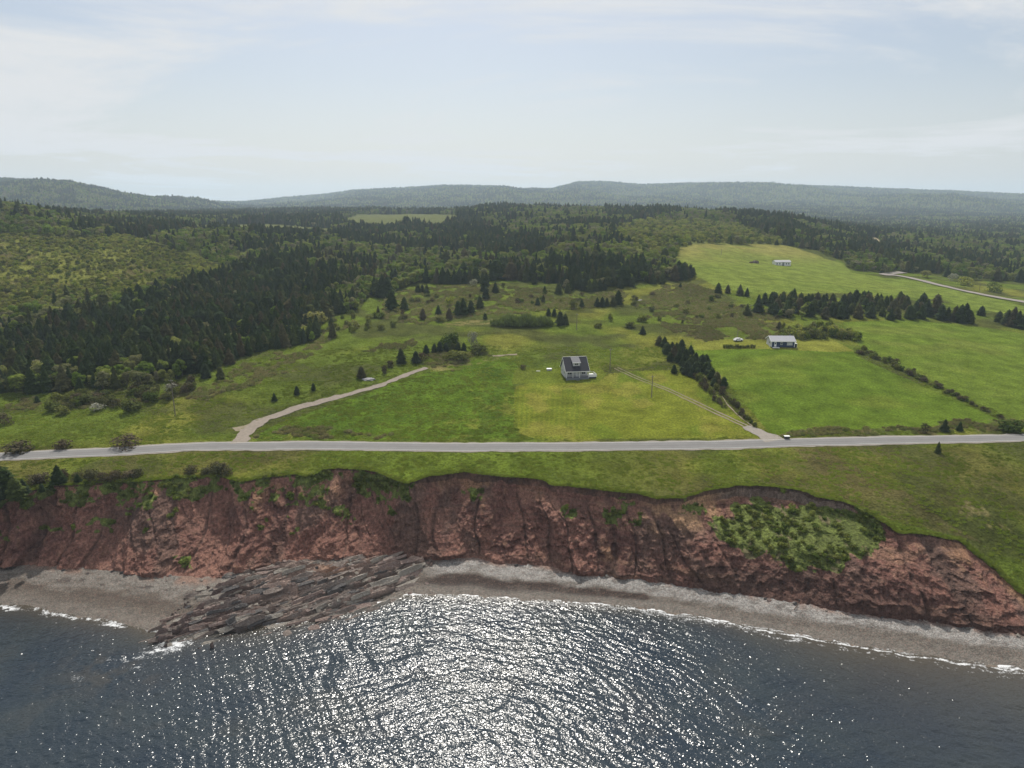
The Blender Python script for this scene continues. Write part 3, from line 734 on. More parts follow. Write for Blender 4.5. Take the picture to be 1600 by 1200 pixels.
def leafy(seed, h, r, lobes, n, leaf, low=.28, mat=None, name="crown"):
    R = random.Random(seed); V = []; Fc = []
    L_ = []
    for i in range(lobes):
        a = R.random()*2*PI; q_ = r*.55*math.sqrt(R.random()); z = h*(low+.1) + (h*.86-h*(low+.1))*R.random()
        s = r*R.uniform(.38, .62)*(1.15-.5*z/h)
        L_.append((q_*math.cos(a), q_*math.sin(a), min(z, h-s*.8), s))
    L_.append((0, 0, h*.62, r*.62))
    for i in range(n):
        lx, ly, lz, s = R.choice(L_)
        d = Vector((R.gauss(0, 1), R.gauss(0, 1), R.gauss(0, 1)+.25)).normalized()
        p = Vector((lx, ly, lz)) + Vector((d.x*s, d.y*s, d.z*s*.85))*R.uniform(.72, 1.06)
        if p.z < 0.02*h: p.z = .02*h + R.random()*.1*h
        nrm = (d + Vector((R.uniform(-.7, .7), R.uniform(-.7, .7), R.uniform(-.4, .8)))).normalized()
        t1 = nrm.orthogonal().normalized(); t1.rotate(__import__('mathutils').Quaternion(nrm, R.random()*6.3)); t2 = nrm.cross(t1)
        sz = leaf*R.uniform(.6, 1.3); k = len(V)
        V += [tuple(p+t1*sz), tuple(p+t2*sz*.7+t1*.2*sz), tuple(p-t1*sz*.9), tuple(p-t2*sz*.75)]
        Fc += [(k, k+1, k+2, k+3)]
    return mesh_from(name, V, Fc, mat)
def trunk_mesh(seed, h, r):
    R = random.Random(seed); V = []; Fc = []
    def limb(p0, p1, r0, r1):
        p0, p1 = Vector(p0), Vector(p1); d = (p1-p0).normalized(); a = d.orthogonal().normalized(); b_ = d.cross(a); k = len(V)
        for p, q_ in ((p0, r0), (p1, r1)):
            for j in range(6): V.append(tuple(p + a*q_*math.cos(j*PI/3) + b_*q_*math.sin(j*PI/3)))
        for j in range(6): Fc.append((k+j, k+(j+1) % 6, k+6+(j+1) % 6, k+6+j))
    m = (R.uniform(-.2, .2), R.uniform(-.2, .2), h*.35)
    limb((0, 0, -.4), m, .17, .13)
    for i in range(5):
        a = i*1.25+R.random(); q_ = r*R.uniform(.35, .75); limb(m, (q_*math.cos(a), q_*math.sin(a), h*R.uniform(.6, .88)), .09, .025)
    return mesh_from("broadleaf_trunk", V, Fc, M_BARK)
SPR = [spruce_meshes(11, 10, 2.6), spruce_meshes(12, 10, 3.3, 19), spruce_meshes(13, 10, 2.2, 22), spruce_meshes(14, 10, 2.9, 17), spruce_meshes(15, 10, 4.1, 16, .5), spruce_meshes(16, 10, 3.7, 15, .42)]
BRD = [(leafy(21+i, 8, r_, 9, 950, .34, .25, M_BRD, "broadleaf_crown"), trunk_mesh(31+i, 8, r_)) for i, r_ in enumerate((2.9, 3.4, 2.5))]
SHR = [leafy(41+i, 2.0, 1.5, 7, 420, .17, .05, M_SHR, "shrub_leaves") for i in range(3)]
BRN = [leafy(51+i, 2.0, 1.5, 8, 420, .14, .05, M_BRN, "brown_shrub_twigs") for i in range(2)]
PAL = [leafy(61, 2.0, 1.5, 6, 380, .14, .05, M_PALE, "blossom")]
HIL = [leafy(71+i, 2.0, 1.4, 7, 260, .2, .05, M_HILL, "young_bush_leaves") for i in range(2)]
def upright(seed, mat, h=1.0, r=.8, n=160, w_=.05):
    R = random.Random(seed); V = []; Fc = []
    for i in range(n):
        a = R.random()*6.3; q_ = r*math.sqrt(R.random()); x, y = q_*math.cos(a), q_*math.sin(a); hh_ = h*R.uniform(.5, 1.1)*(1-.35*q_/r)
        lx, ly = R.uniform(-.25, .25)*hh_, R.uniform(-.25, .25)*hh_; b_ = R.random()*3.1; k = len(V); dx, dy = math.cos(b_)*w_, math.sin(b_)*w_
        V += [(x-dx, y-dy, -.05), (x+dx, y+dy, -.05), (x+lx+dx*1.6, y+ly+dy*1.6, hh_*.7), (x+lx*1.5, y+ly*1.5, hh_)]
        Fc += [(k, k+1, k+2, k+3)]
    return mesh_from("stems", V, Fc, mat)
M_HEATH = leaf_mat("heath stems", [(.19,.165,.10),(.21,.19,.11),(.15,.18,.06),(.23,.205,.14)], .4)
M_GRS = leaf_mat("grass blades", [(.14,.19,.035),(.17,.21,.045),(.20,.22,.06),(.12,.16,.03)], .45)
M_CPL = leaf_mat("slope plants", [(.075,.105,.024),(.11,.14,.03),(.155,.17,.045),(.10,.11,.038)], .35)
M_WIL = leaf_mat("willow leaves", [(.10,.13,.05),(.12,.15,.06),(.09,.12,.04)], .35)

def tag(o, label=None, cat=None, group=None, kind=None):
    if label: o['label'] = label
    if cat: o['category'] = cat
    if group: o['group'] = group
    if kind: o['kind'] = kind
    return o
def mob(name, me, parent=None):
    o = bpy.data.objects.new(name, me); COL.objects.link(o)
    if parent: o.parent = parent
    return o
def empty(name, loc, rz=0, sc=None):
    o = bpy.data.objects.new(name, None); COL.objects.link(o); o.location = loc; o.rotation_euler.z = rz
    if sc: o.scale = sc
    return o
RT = random.Random(99)
def tree(kind, x, y, h, label, group=None, wf=1.0, z=None):
    if z is None: z = float(Zg(x, y))
    if kind == 'spruce':
        i = RT.randrange(4) if wf < 1.45 else RT.randrange(3, 6); wf = wf if i < 4 else wf*.74; cr, tk = SPR[i]; s = h/10.2; nm, cat = 'spruce_tree', 'tree'; sn = 'sp'
    else:
        i = RT.randrange(3); cr, tk = BRD[i]; s = h/8.0; nm, cat = 'broadleaf_tree', 'tree'; sn = 'br'
    e = empty(nm, (x, y, z-.15*s), RT.random()*6.28, (s*wf, s*wf, s))
    mob('trunk', tk, e); mob('crown', cr, e)
    return tag(e, label, cat, group)
def shrub(src, x, y, wdt, h, label, name='shrub', cat='bush', group=None, z=None):
    me = RT.choice(src)
    if z is None: z = float(Zg(x, y))
    o = mob(name, me); o.location = (x, y, z-.1*h); o.rotation_euler.z = RT.random()*6.28; s = wdt/3.0
    o.scale = (s, s, h/2.0)
    return tag(o, label, cat, group)
def scatter(name, P, S, RZ, IDX, sources, label=None, group=None):
    me = bpy.data.meshes.new(name); n = len(P)
    me.vertices.add(n); me.vertices.foreach_set('co', np.asarray(P, np.float32).ravel())
    a = me.attributes.new('psc', 'FLOAT_VECTOR', 'POINT'); a.data.foreach_set('vector', np.asarray(S, np.float32).ravel())
    r = np.zeros((n, 3), np.float32); r[:, 2] = RZ
    a = me.attributes.new('prot', 'FLOAT_VECTOR', 'POINT'); a.data.foreach_set('vector', r.ravel())
    a = me.attributes.new('pid', 'INT', 'POINT'); a.data.foreach_set('value', np.asarray(IDX, np.int32))
    ob = bpy.data.objects.new(name, me); COL.objects.link(ob)
    g = bpy.data.node_groups.new(name+"_nodes", 'GeometryNodeTree')
    g.interface.new_socket('Geometry', in_out='INPUT', socket_type='NodeSocketGeometry'); g.interface.new_socket('Geometry', in_out='OUTPUT', socket_type='NodeSocketGeometry')
    gi = g.nodes.new('NodeGroupInput'); go = g.nodes.new('NodeGroupOutput'); J = g.nodes.new('GeometryNodeJoinGeometry')
    def na(nm, ty):
        k = g.nodes.new('GeometryNodeInputNamedAttribute'); k.data_type = ty; k.inputs['Name'].default_value = nm; return k.outputs['Attribute']
    ps, pr, pi_ = na('psc', 'FLOAT_VECTOR'), na('prot', 'FLOAT_VECTOR'), na('pid', 'INT')
    for i, so in enumerate(sources):
        oi = g.nodes.new('GeometryNodeObjectInfo'); oi.transform_space = 'ORIGINAL'; oi.inputs['Object'].default_value = so; oi.inputs['As Instance'].default_value = True
        cp = g.nodes.new('FunctionNodeCompare'); cp.data_type = 'INT'; cp.operation = 'EQUAL'
        g.links.new(pi_, cp.inputs[2]); cp.inputs[3].default_value = i
        ip = g.nodes.new('GeometryNodeInstanceOnPoints')
        g.links.new(gi.outputs[0], ip.inputs['Points']); g.links.new(cp.outputs[0], ip.inputs['Selection']); g.links.new(oi.outputs['Geometry'], ip.inputs['Instance'])
        g.links.new(pr, ip.inputs['Rotation']); g.links.new(ps, ip.inputs['Scale']); g.links.new(ip.outputs[0], J.inputs[0])
    g.links.new(J.outputs[0], go.inputs[0])
    md = ob.modifiers.new("scatter", 'NODES'); md.node_group = g
    ob['kind'] = 'stuff'
    if label: ob['label'] = label
    return ob
#PLANTS
# ------------------------------------------------------------------ trees placed one by one: picture base point, height in picture units
def place(kind, rows_, label=None, group=None, wf=1.0):
    px = [r[0] for r in rows_]; py = [r[1] for r in rows_]
    x, y = at(px, py); out = []
    for i, r in enumerate(rows_):
        h = r[2]*y[i]/F*1.06
        lb = r[3] if len(r) > 3 and r[3] else label
        w_ = (r[4] if len(r) > 4 else wf)*1.28
        out.append(tree(kind, float(x[i]), float(y[i]), float(h), lb, group if not (len(r) > 3 and r[3]) else None, w_))
    return out
lone = place('spruce', [
 (1465,708,19,"small spruce alone on the seaward verge of the road",.9),
 (1053,583,14,"lone round spruce on the lawn corner beside the spruce hedgerow",1.25),
 (1004,522,13,"single spruce between the meadow and the bright bushes above the hedgerow",1.1),
 (429,626,13,"small bushy spruce lowest of three above the left gravel drive",1.2),
 (464,616,14,"small spruce in the middle of three above the left gravel drive",1.2),
 (490,610,12,"reddish little spruce uppermost of three above the left gravel drive",1.2),
 (565,590,18,"broad bushy spruce beside the gravel pile near the drive",1.5),
 (627,567,23,"tall pointed spruce of the pair at the upper end of the drive",1.15),
 (650,567,19,"rounder spruce of the pair at the upper end of the drive",1.3),
 (666,552,14,"small spruce left of the blossoming thicket",1.3),
 (612,484,31,"largest cone shaped spruce standing free on the heath",1.15),
 (632,484,20,"spruce beside the largest free standing one on the heath",1.2),
 (591,489,11,"tiny spruce on the green patch left of the largest free standing spruce",1.1),
 (661,499,17,"short columnar spruce in the middle of the heath",1.2),
 (685,491,14,"small spruce next to the columnar one on the heath",1.3),
 (702,498,17,"spruce left of the big clump on the heath",1.2),
 (759,467,18,"pointed spruce below the dark row on the heath",1.2),
 (774,457,16,"spruce right of the dark row on the heath",1.2),
 (758,498,9,"low bushy spruce at the left tip of the willow thicket",1.5),
 (875,508,22,"taller spruce at the right end of the willow thicket",1.2),
 (840,478,13,"small spruce with a companion above the willow thicket",1.2),
 (849,473,13,"narrow spruce behind the small one above the willow thicket",1.0),
 (851,457,10,"little spruce on the heath below the woodland edge",1.2),
 (909,480,12,"leaning little spruce at the far edge of the meadow",1.2),
 (966,475,21,"tallest spruce at the far edge of the meadow",1.2),
 (1063,449,7,"tiny spruce on the heath below the upper field",1.3),
 (1217,514,12,"dark spruce at the left tip of the olive shrub bank",1.4),
 (1167,493,18,"dark round spruce beside a pole in front of the windbreak",1.3),
 (1184,488,27,"tall spruce at the left end of the windbreak",1.1),
 (1122,458,16,"broadest spruce of those on the heath below the upper field",1.3),
 (1137,458,13,"short spruce second of four below the upper field",1.2),
 (1156,461,16,"spruce third of four below the upper field",1.1),
 (1167,463,13,"spruce last of four below the upper field",1.1),
 (1475,674,20,"larger spruce beside the road at the far end of the right field",1.25),
 (1499,673,15,"smaller spruce beside the road at the far end of the right field",1.25),
 (1507,504,30,"big broad spruce at the right part of the windbreak",1.1),
 (1533,493,15,"round spruce standing apart right of the windbreak",1.5),
 (1560,503,17,"spruce between the round one and the picture edge",1.5),
 (92,754,30,"dark spruce on the cliff top beside the road",1.1),
 (8,772,48,"large dark spruce at the left end of the cliff top",1.6),
 (122,752,13,"little spruce on the cliff top",1.5),
 (59,630,12,"small umbrella shaped tree in front of the left wood",1.4),
 (345,592,20,"dark spruce standing free before the wood's brown margin",1.3),
 (322,590,24,"leafy green spruce at the wood's lower edge",1.2),
 (520,527,24,"tall narrow spruce at the corner of the left meadow",1.0),
 (518,509,14,"narrow spruce behind the one at the meadow corner",1.1),
])
hed = place('spruce', [(1030,539,15),(1038,542,16),(1043,553,18),(1050,549,15),(1053,559,19),(1065,545,15),(1061,566,19),(1069,571,18),(1079,553,14),(1078,576,19),(1088,582,19),(1074,584,22),(1083,588,19),(1097,574,21),(1103,571,18),(1108,585,16),(1112,592,18),(1120,597,17),(1131,603,15),(1087,566,16),(1047,564,14),(1057,549,14),(1066,558,17),(1072,561,16),(1093,580,16),(1081,571,17),(1090,590,17),(1069,580,17),(1103,582,17),(1115,602,13),(1040,550,14)],
 "dark rounded spruce in the hedgerow beside the grassy lane", "spruces of the hedgerow between the two house plots", 1.5)
heath = place('spruce', [(716,493,23),(724,492,26),(736,490,21),(750,482,20),(757,456,20)], "dark spruce in the clump left of the willow thicket", "spruces of the clump on the heath", 1.15)
place('spruce', [(1054,438,24),(1060,437,22),(1066,436,24),(1072,434,21),(1078,433,19),(1069,430,20),(1060,430,22),(1083,431,13)], 'dark spruce at the right tip of the wood below the upper field', 'spruces at the tip of the wood below the upper field', 1.2)
row = place('spruce', [(683,443,24),(692,443,25),(700,443,22),(710,444,22),(718,443,23),(727,443,20),(735,443,22),(745,442,20),(754,444,18),(760,447,20)], "spruce in the short dark row across the heath", "spruces of the short dark row", 1.1)
g3 = place('spruce', [(590,462,26),(598,464,34),(606,463,30),(653,457,14),(660,457,12),(667,458,13),(667,442,13)], "spruce standing before the bright green grove", "spruces before the bright green grove", 1.2)
g4 = place('spruce', [(913,453,18),(921,455,17),(929,454,18),(937,453,16),(945,453,10),(970,450,15),(988,448,15),(873,459,17),(887,457,15),(835,444,15),(1020,443,16),(1035,443,17),(958,478,14),(933,479,14),(941,479,15),(948,478,13),(883,507,17),(857,493,12),(866,494,12),(679,551,15),(687,550,17),(697,549,14),(707,549,14),(716,549,15),(725,548,13)], "dark spruce in a small clump along the meadow's far edge", "spruces in small clumps round the meadow", 1.25)
# windbreak
wb = []
for i in range(95):
    a = RT.random(); px = 1190+a*250; base = 486+6*a + RT.uniform(-14, 10)
    wb.append((px, base, RT.uniform(16, 24)*(1-.12*abs(a-.4))))
wb += [(1440,489,31),(1448,494,26),(1462,490,30),(1470,500,24),(1480,500,20),(1492,502,24),(1500,504,28),(1515,505,20),(1573,508,24),(1582,510,30),(1590,512,26),(1600,514,26),(1612,516,28),(1630,520,30)]
place('spruce', wb, "spruce in the dense windbreak behind the far right field", "spruces of the windbreak", 1.25)
place('broadleaf', [(RT.uniform(1190, 1345), RT.uniform(486, 499), RT.uniform(10, 17)) for i in range(16)], "olive broadleaf tree at the foot of the windbreak", "small broadleaf trees at the foot of the windbreak", 1.1)
place('spruce', [(-22,775,50),(26,778,36),(-60,772,45),(38,772,26),(66,768,14),(-4,780,34)], "dark spruce in the cluster on the cliff top corner", "spruces of the cliff top cluster", 1.3)
n_spruce = sum(1 for o in bpy.data.objects if o.name.startswith('spruce_tree'))

# ------------------------------------------------------------------ woodland
rsn = np.random.RandomState(5)
pts = []
for y0_, y1_, sp, sc_ in ((215, 450, 3.3, 1.0), (450, 900, 4.1, 1.0), (900, 1600, 5.6, 1.08), (1600, 3200, 8.5, 1.15), (3200, 7000, 14.5, 1.35)):
    gx_ = np.arange(-.92*y1_, .92*y1_, sp); gy_ = np.arange(y0_, y1_, sp)
    A, B = np.meshgrid(gx_, gy_); A = A + rsn.uniform(-.48, .48, A.shape)*sp; B = B + rsn.uniform(-.48, .48, B.shape)*sp
    ok = np.abs(A/B) < (.92 if y0_ < 1000 else .86); A = A[ok]; B = B[ok]
    Zt = Zg(A, B)
    _, _, fm, px, py, hs = cover(A, B, Zt)
    if y0_ >= 3200:      # keep only what could be seen: slopes facing this way, below the crest
        fm &= (B < (3300+2200*sst(A/B, -.62, -.25))*1.06)
        # nearer ridges hide everything lower than them
        fm &= (Zg(A, B-60) < Zt+30)
    keep = fm & ((fbm(A/24, B/30, 2, 305) < .42) | (B > 1600) | (B < 420))
    A, B, Zt, px, py = A[keep], B[keep], Zt[keep], px[keep], py[keep]
    con = fbm(A/55, B/75, 3, 301)*1.15 + .25*fbm(A/12, B/12, 2, 302)
    thr = np.full(A.shape, .10)                                   # mostly conifers
    thr = np.where((px > 740) & (px < 1120) & (py < 372), -.25, thr)
    thr = np.where((px < 210) & (py < 372), -.38, thr)
    thr = np.where((px > 500) & (px < 1000) & (py > 350) & (py < 440), .0, thr)
    thr = np.where((px > 590) & (px < 760) & (py > 408) & (py < 441), -.6, thr)
    thr = np.where((px > 1240) & (py < 440), -.22, thr)
    thr = np.where((px > 180) & (px < 380) & (py > 375) & (py < 425), -.4, thr)
    thr = np.where((px < 500) & (py > 425), .20, thr)
    thr = np.where(B > 1600, -.05, thr)
    isc = con < thr
    isc = np.where(rsn.rand(len(A)) < .10, ~isc, isc)
    hgt = np.where(isc, rsn.uniform(.48, 1.18, len(A)), rsn.uniform(.5, 1.0, len(A)))*sc_*(.85+.3*sst(fbm(A/40, B/40, 2, 303), -.5, .5))
    wid = hgt*rsn.uniform(.7, 1.4, len(A))*1.1
    pts.append(np.stack([A, B, Zt, hgt, wid, isc, px, py], -1))
# scattered loose trees over the clearings
pts = np.concatenate(pts)
rz = rsn.rand(len(pts))*6.28
vis = (pts[:, 6] > -20) & (pts[:, 6] < 1620)
def split(mask, nkeep):
    idx = np.where(mask & vis)[0]
    order = idx[np.argsort(pts[idx, 1])]
    near = order[:nkeep]
    m2 = mask.copy(); m2[near] = False
    return near, np.where(m2)[0]
c_near, c_far = split(pts[:, 5] > .5, max(0, 298-n_spruce))
b_near, b_far = split(pts[:, 5] < .5, 240)
def zone(px, py):
    if px < 240: return "wood above the far left meadow"
    if px < 520: return "wood behind the left gravel drive"
    return "wood behind the heath"
for i in c_near:
    p = pts[i]; zn = zone(p[6], p[7])
    tree('spruce', p[0], p[1], 10*p[3], ("tall " if p[3] > .95 else "middling " if p[3] > .7 else "small ")+"dark spruce at the front of the "+zn, "spruces of the "+zn, p[4]/p[3], z=p[2])
for i in b_near:
    p = pts[i]; zn = zone(p[6], p[7]) if p[6] < 820 else "wood beside the upper field"
    tree('broadleaf', p[0], p[1], 8.5*p[3], ("tall " if p[3] > .85 else "middling " if p[3] > .65 else "small ")+"light green broadleaf tree in the "+zn, "broadleaf trees of the "+zn, p[4]/p[3], z=p[2])
first = lambda nm, me: next(o for o in bpy.data.objects if o.data is me)
srcS = [first('crown', m[0]) for m in SPR]; srcB = [first('crown', m[0]) for m in BRD]
def sc3(h, w_): return np.stack([w_, w_, h], -1)
p = pts[c_far]; scatter("spruce_forest", p[:, :3]-[0, 0, .2], sc3(p[:, 3], p[:, 4]), rz[c_far], rsn.choice(6, len(p), p=[.24,.2,.22,.2,.07,.07]), srcS, "dark spruce forest covering the hills")
p = pts[b_far]; scatter("broadleaf_forest", p[:, :3]-[0, 0, .2], sc3(p[:, 3], p[:, 4]), rz[b_far], rsn.randint(0, 3, len(p)), srcB, "mixed light green woodland on the hills")
print("forest", len(c_far), len(b_far), "near", len(c_near), len(b_near))

# ------------------------------------------------------------------ shrubs placed one by one: base px, base py, width px, height px
def shrubs(src, rows_, group=None, name='shrub', lab=None):
    x, y = at([r[0] for r in rows_], [r[1] for r in rows_])
    for i, r in enumerate(rows_):
        s = y[i]/F
        shrub(src, float(x[i]), float(y[i]), r[2]*s*1.05, r[3]*s*1.25, r[4] if len(r) > 4 else lab, name=name, group=None if len(r) > 4 else group)
shrubs(BRN, [(32,703,66,15,"wide brown leafless bush nearest the left end of the road"),(95,702,42,13,"brown bush second from the left along the road"),(193,698,56,15,"grey brown bush standing alone beside the road"),(6,664,30,17,"dark brown bush at the left edge of the meadow"),
 (612,574,20,10,"small brown bush above the drive's bend"),(661,564,26,12,"brown bush left of the two spruces by the drive"),(600,583,14,12,"greyish bush touching the broad spruce by the gravel pile"),
 (1446,676,18,14,"dark brown bush left of the two roadside spruces"),(215,609,26,12,"grey brown shrub against the left wood"),(818,576,14,6,"low brown bush on the lawn left of the white house"),(940,449,10,6,"little brown bush at the meadow's far edge")])
shrubs(SHR, [(88,626,22,13,"round green bush just before the left wood"),(82,641,30,16,"green bush left of the white blossom"),(96,648,30,13,"low green bush below its neighbour at the meadow edge"),(135,628,34,14,"bush in the middle of the thicket before the left wood"),(205,641,42,18,"largest pale green bush on the upper edge of the left meadow"),(170,630,26,13,"bush behind the white blossom"),(240,626,30,14,"light green bush right of the largest one"),(262,624,24,12,"light green bush nearest the left utility pole"),
 (703,541,38,19,"broad pale bush in the blossoming thicket"),(712,562,50,14,"long low bush with brown top above the drive"),(748,553,36,14,"low green bush right of the blossoming thicket"),(897,482,17,14,"round olive bush at the meadow's far edge"),
 (954,501,9,10,"single small round bush in the upper meadow"),(985,512,26,8,"low bush left of the single spruce"),(1003,503,20,10,"greyish bush above the single spruce"),(1072,490,17,8,"light bush in the brown heath"),(1018,487,13,8,"dark little bush at the heath's left tip"),
 (1578,673,54,17,"wide dark green bush beside the road at the right edge"),(660,498,14,9,"green bush beside the columnar spruce"),(630,500,20,9,"low bush under the largest free standing spruce"),(690,502,24,8,"grey green bush in front of the heath clump"),(935,512,18,7,"flat bush at the meadow's upper fence"),(1238,480,22,10,"light bush in front of the windbreak"),(1265,484,24,11,"pale round bush in front of the windbreak"),(1215,490,30,9,"low pale bush left in front of the windbreak"),(1300,488,26,10,"olive bush in the middle of the windbreak's foot")])
shrubs(PAL, [(738,541,22,22,"white blossoming bush in the thicket above the drive"),(150,642,32,11,"white blossoming bush at the edge of the left meadow"),(268,612,24,13,"pale grey bush before the left wood"),(741,447,18,10,"pale bush beside the dark row on the heath"),(1489,438,16,10,"pale blossoming bush above the upper road"),(1398,436,0.1,0.1,"tiny pale bush by the upper road")][:5])
shrubs(HIL, [(492,516,52,27,"big bright green bush at the corner of the left wood"),(470,527,26,14,"small bright bush below the big one at the wood corner"),(556,513,22,12,"bright bush left of the heath"),(703,478,20,13,"bright yellow green bush left in the heath"),(722,474,22,10,"bright yellow green bush behind the heath clump"),(1552,456,26,14,"bright round bush above the upper road"),(1445,434,22,10,"light bush at the bend of the upper road"),(1508,446,26,12,"green bush between the pale bush and the bright one above the upper road"),(880,503,0.1,0.1,"")][:8])
# cliff top brush
rsb = random.Random(4)
L1 = []
for i in range(26):
    px = 45+rsb.random()*330; L1.append((px, np.interp(px, [40,78,187,265,344,375], [760,751,747,740,737,744])+rsb.uniform(-4, 3), rsb.uniform(16, 32), rsb.uniform(7, 15)))
shrubs(BRN, L1, "brown brush along the left cliff top", lab="brown leafless brush on the left cliff top")
L1 = []
for i in range(60):      # olive bank
    a = rsb.random(); px = 1222+a*118; top = np.interp(px, [1215,1245,1290,1330,1345], [520,504,502,515,530]); py = rsb.uniform(top+12, 530)
    L1.append((px, py, rsb.uniform(14, 22), rsb.uniform(9, 14)))
shrubs(HIL, L1[:30], "olive shrubs of the bank behind the blue house", lab="olive shrub in the bank behind the blue house")
shrubs(SHR, L1[30:], "olive shrubs of the bank behind the blue house", lab="olive shrub in the bank behind the blue house")
L1 = []
for i in range(80):      # old fence line between the right fields
    a = rsb.random()**.8; px = 1335+a*230; py = np.interp(px, [1335,1400,1480,1565], [545,572,613,654])+rsb.uniform(-5, 5)*(1-a*.7)
    L1.append((px, py, rsb.uniform(10, 20)*(1-.45*a), rsb.uniform(4, 9)*(1-.4*a)))
shrubs(BRN, L1[:34], "bushes on the line between the two right fields", lab="low bush on the line between the two right fields")
shrubs(SHR, L1[34:], "bushes on the line between the two right fields", lab="low bush on the line between the two right fields")
L1 = []
for i in range(46):
    a = rsb.random(); l = i % 2
    px, py = ((1086+52*a, 590+52*a) if l else (1120+58*a, 606+60*a)); L1.append((px+rsb.uniform(-4, 4), py+rsb.uniform(-3, 3), rsb.uniform(9, 17)*(1-.3*a), rsb.uniform(6, 12)*(1-.4*a)))
shrubs(BRN, L1[:32], "bushes on both sides of the grassy lane", lab="brown bush beside the grassy lane")
shrubs(SHR, L1[32:], "bushes on both sides of the grassy lane", lab="brown bush beside the grassy lane")
shrubs(SHR, [(1132+i*4.2, 544, 7, rsb.uniform(4, 6)) for i in range(12)], "garden plants in a row before the blue house", name='garden_plant', lab="dark green garden plant in the row on the mown strip")
L1 = []
for i in range(60):      # heath bushes
    px = rsb.uniform(560, 1240); py = np.interp(px, [560,700,900,1000,1240], [485,470,470,480,490]) + rsb.uniform(-22, 24)
    L1.append((px, py, rsb.uniform(7, 16), rsb.uniform(4, 8)))
L1 = [l for l in L1 if not (760 < l[0] < 1010 and l[1] > 482)]
shrubs(SHR, L1[::2], "low bushes scattered over the heath", lab="low bush on the brown heath")
shrubs(BRN, L1[1::2], "low bushes scattered over the heath", lab="low bush on the brown heath")

L1 = [(rsb.uniform(95, 300), 0, rsb.uniform(14, 30), rsb.uniform(8, 13)) for i in range(34)]
L1 = [(a, np.interp(a, [95, 200, 300], [628, 622, 600])+rsb.uniform(-8, 16), c_, d_) for a, b_, c_, d_ in L1]
shrubs(SHR, L1[:20], "shrubs of the thicket before the left wood", lab="pale green shrub in the thicket before the left wood")
shrubs(BRN, L1[20:], "shrubs of the thicket before the left wood", lab="brown shrub in the thicket before the left wood")
L1 = [(rsb.uniform(500, 620), rsb.uniform(486, 520), rsb.uniform(8, 18), rsb.uniform(5, 9)) for i in range(22)]
shrubs(SHR, L1, "shrubs at the near end of the heath", lab="green shrub at the near end of the heath")
# willow thicket: one body of upright stems
def thicket():
    R = random.Random(8); V = []; Fc = []
    for i in range(5200):
        q_ = math.sqrt(R.random()); a = R.random()*6.3; x, y = 15.5*q_*math.cos(a), 6.5*q_*math.sin(a)
        h = (5.2*(1-.55*q_**3)+.6*math.sin(x*.7)+.5*math.sin(x*1.9+y))*R.uniform(.45, 1.08); w_ = R.uniform(.10, .22)
        zb_ = h*R.uniform(0, .55); lx, ly = R.uniform(-.5, .5), R.uniform(-.5, .5); b_ = R.random()*3.1; dx, dy = math.cos(b_)*w_, math.sin(b_)*w_; k = len(V)
        V += [(x-dx, y-dy, zb_), (x+lx*.5+dx, y+ly*.5+dy, zb_+(h-zb_)*.5), (x+lx, y+ly, h), (x+lx*.5-dx, y+ly*.5-dy, zb_+(h-zb_)*.55)]
        Fc += [(k, k+1, k+2, k+3)]
    return mesh_from("willow", V, Fc, M_WIL)
x, y, z = at1(816, 508)
o = mob("willow_thicket", thicket()); o.location = (x, y, z-.1); tag(o, "long oval thicket of pale grey green willow in the meadow", "thicket")

# ------------------------------------------------------------------ ground cover that nobody could count
src_h = []
for i in range(3):
    x, y, z = at1(1060+20*i, 515+3*i); o = mob("heath_tuft", upright(81+i, M_HEATH, 1.0, .9, 150, .05)); o.location = (x, y, z); tag(o, "brown heath tuft before the garden plot, %s of three" % ("left", "middle", "right")[i], "tuft"); src_h.append(o)
src_g = []
for i in range(3):
    x, y, z = at1(620+60*i, 650+5*i); o = mob("grass_tuft", upright(91+i, M_GRS, .45, .8, 110, .035)); o.location = (x, y, z); tag(o, "green grass tuft in the middle meadow, %s of three" % ("left", "middle", "right")[i], "tuft"); src_g.append(o)
src_c = []
for i in range(3):
    me = leafy(95+i, 1.0, .9, 6, 170, .16, .02, M_CPL, "slope_plant_leaves"); me2 = me
    src_c.append(me)
def sprinkle(name, Y0_, Y1_, sp, cond, smin, smax, sources, label, seed=0, hs=1.0):
    R = np.random.RandomState(seed)
    A, B = np.meshgrid(np.arange(-.85*Y1_, .85*Y1_, sp), np.arange(Y0_, Y1_, sp))
    A = A + R.uniform(-.5, .5, A.shape)*sp; B = B + R.uniform(-.5, .5, B.shape)*sp
    ok = (np.abs(A/B) < .86) & (B > ye(A/B)+.3); A = A[ok]; B = B[ok]
    Z = Zg(A, B); rgb_, tl, fm, px, py, hs_ = cover(A, B, Z)
    k = cond(A, B, px, py, tl, fm, hs_, R) ; A, B, Z = A[k], B[k], Z[k]; n = len(A)
    S = R.uniform(smin, smax, n); P = np.stack([A, B, Z-.03], -1)
    return scatter(name, P, np.stack([S, S, S*hs*R.uniform(.7, 1.2, n)], -1), R.rand(n)*6.3, R.randint(0, len(sources), n), sources, label)
def near_road(px, py): return (polydist(px, py, [(p[0], p[1]) for p in RD]) < 9) | (polydist(px, py, DR) < 5) | (polydist(px, py, [(374,693),(381,680),(398,664),(450,643),(500,628),(560,612),(600,600),(640,584),(668,575)]) < 5)
sprinkle("heath", 185, 520, 1.35, lambda A, B, px, py, tl, fm, hs, R: (tl > .83) & ~fm & ~hs & ~near_road(px, py) & (py > 435), .5, 1.15, src_h, "brown and olive heath covering the rough ground", 1)
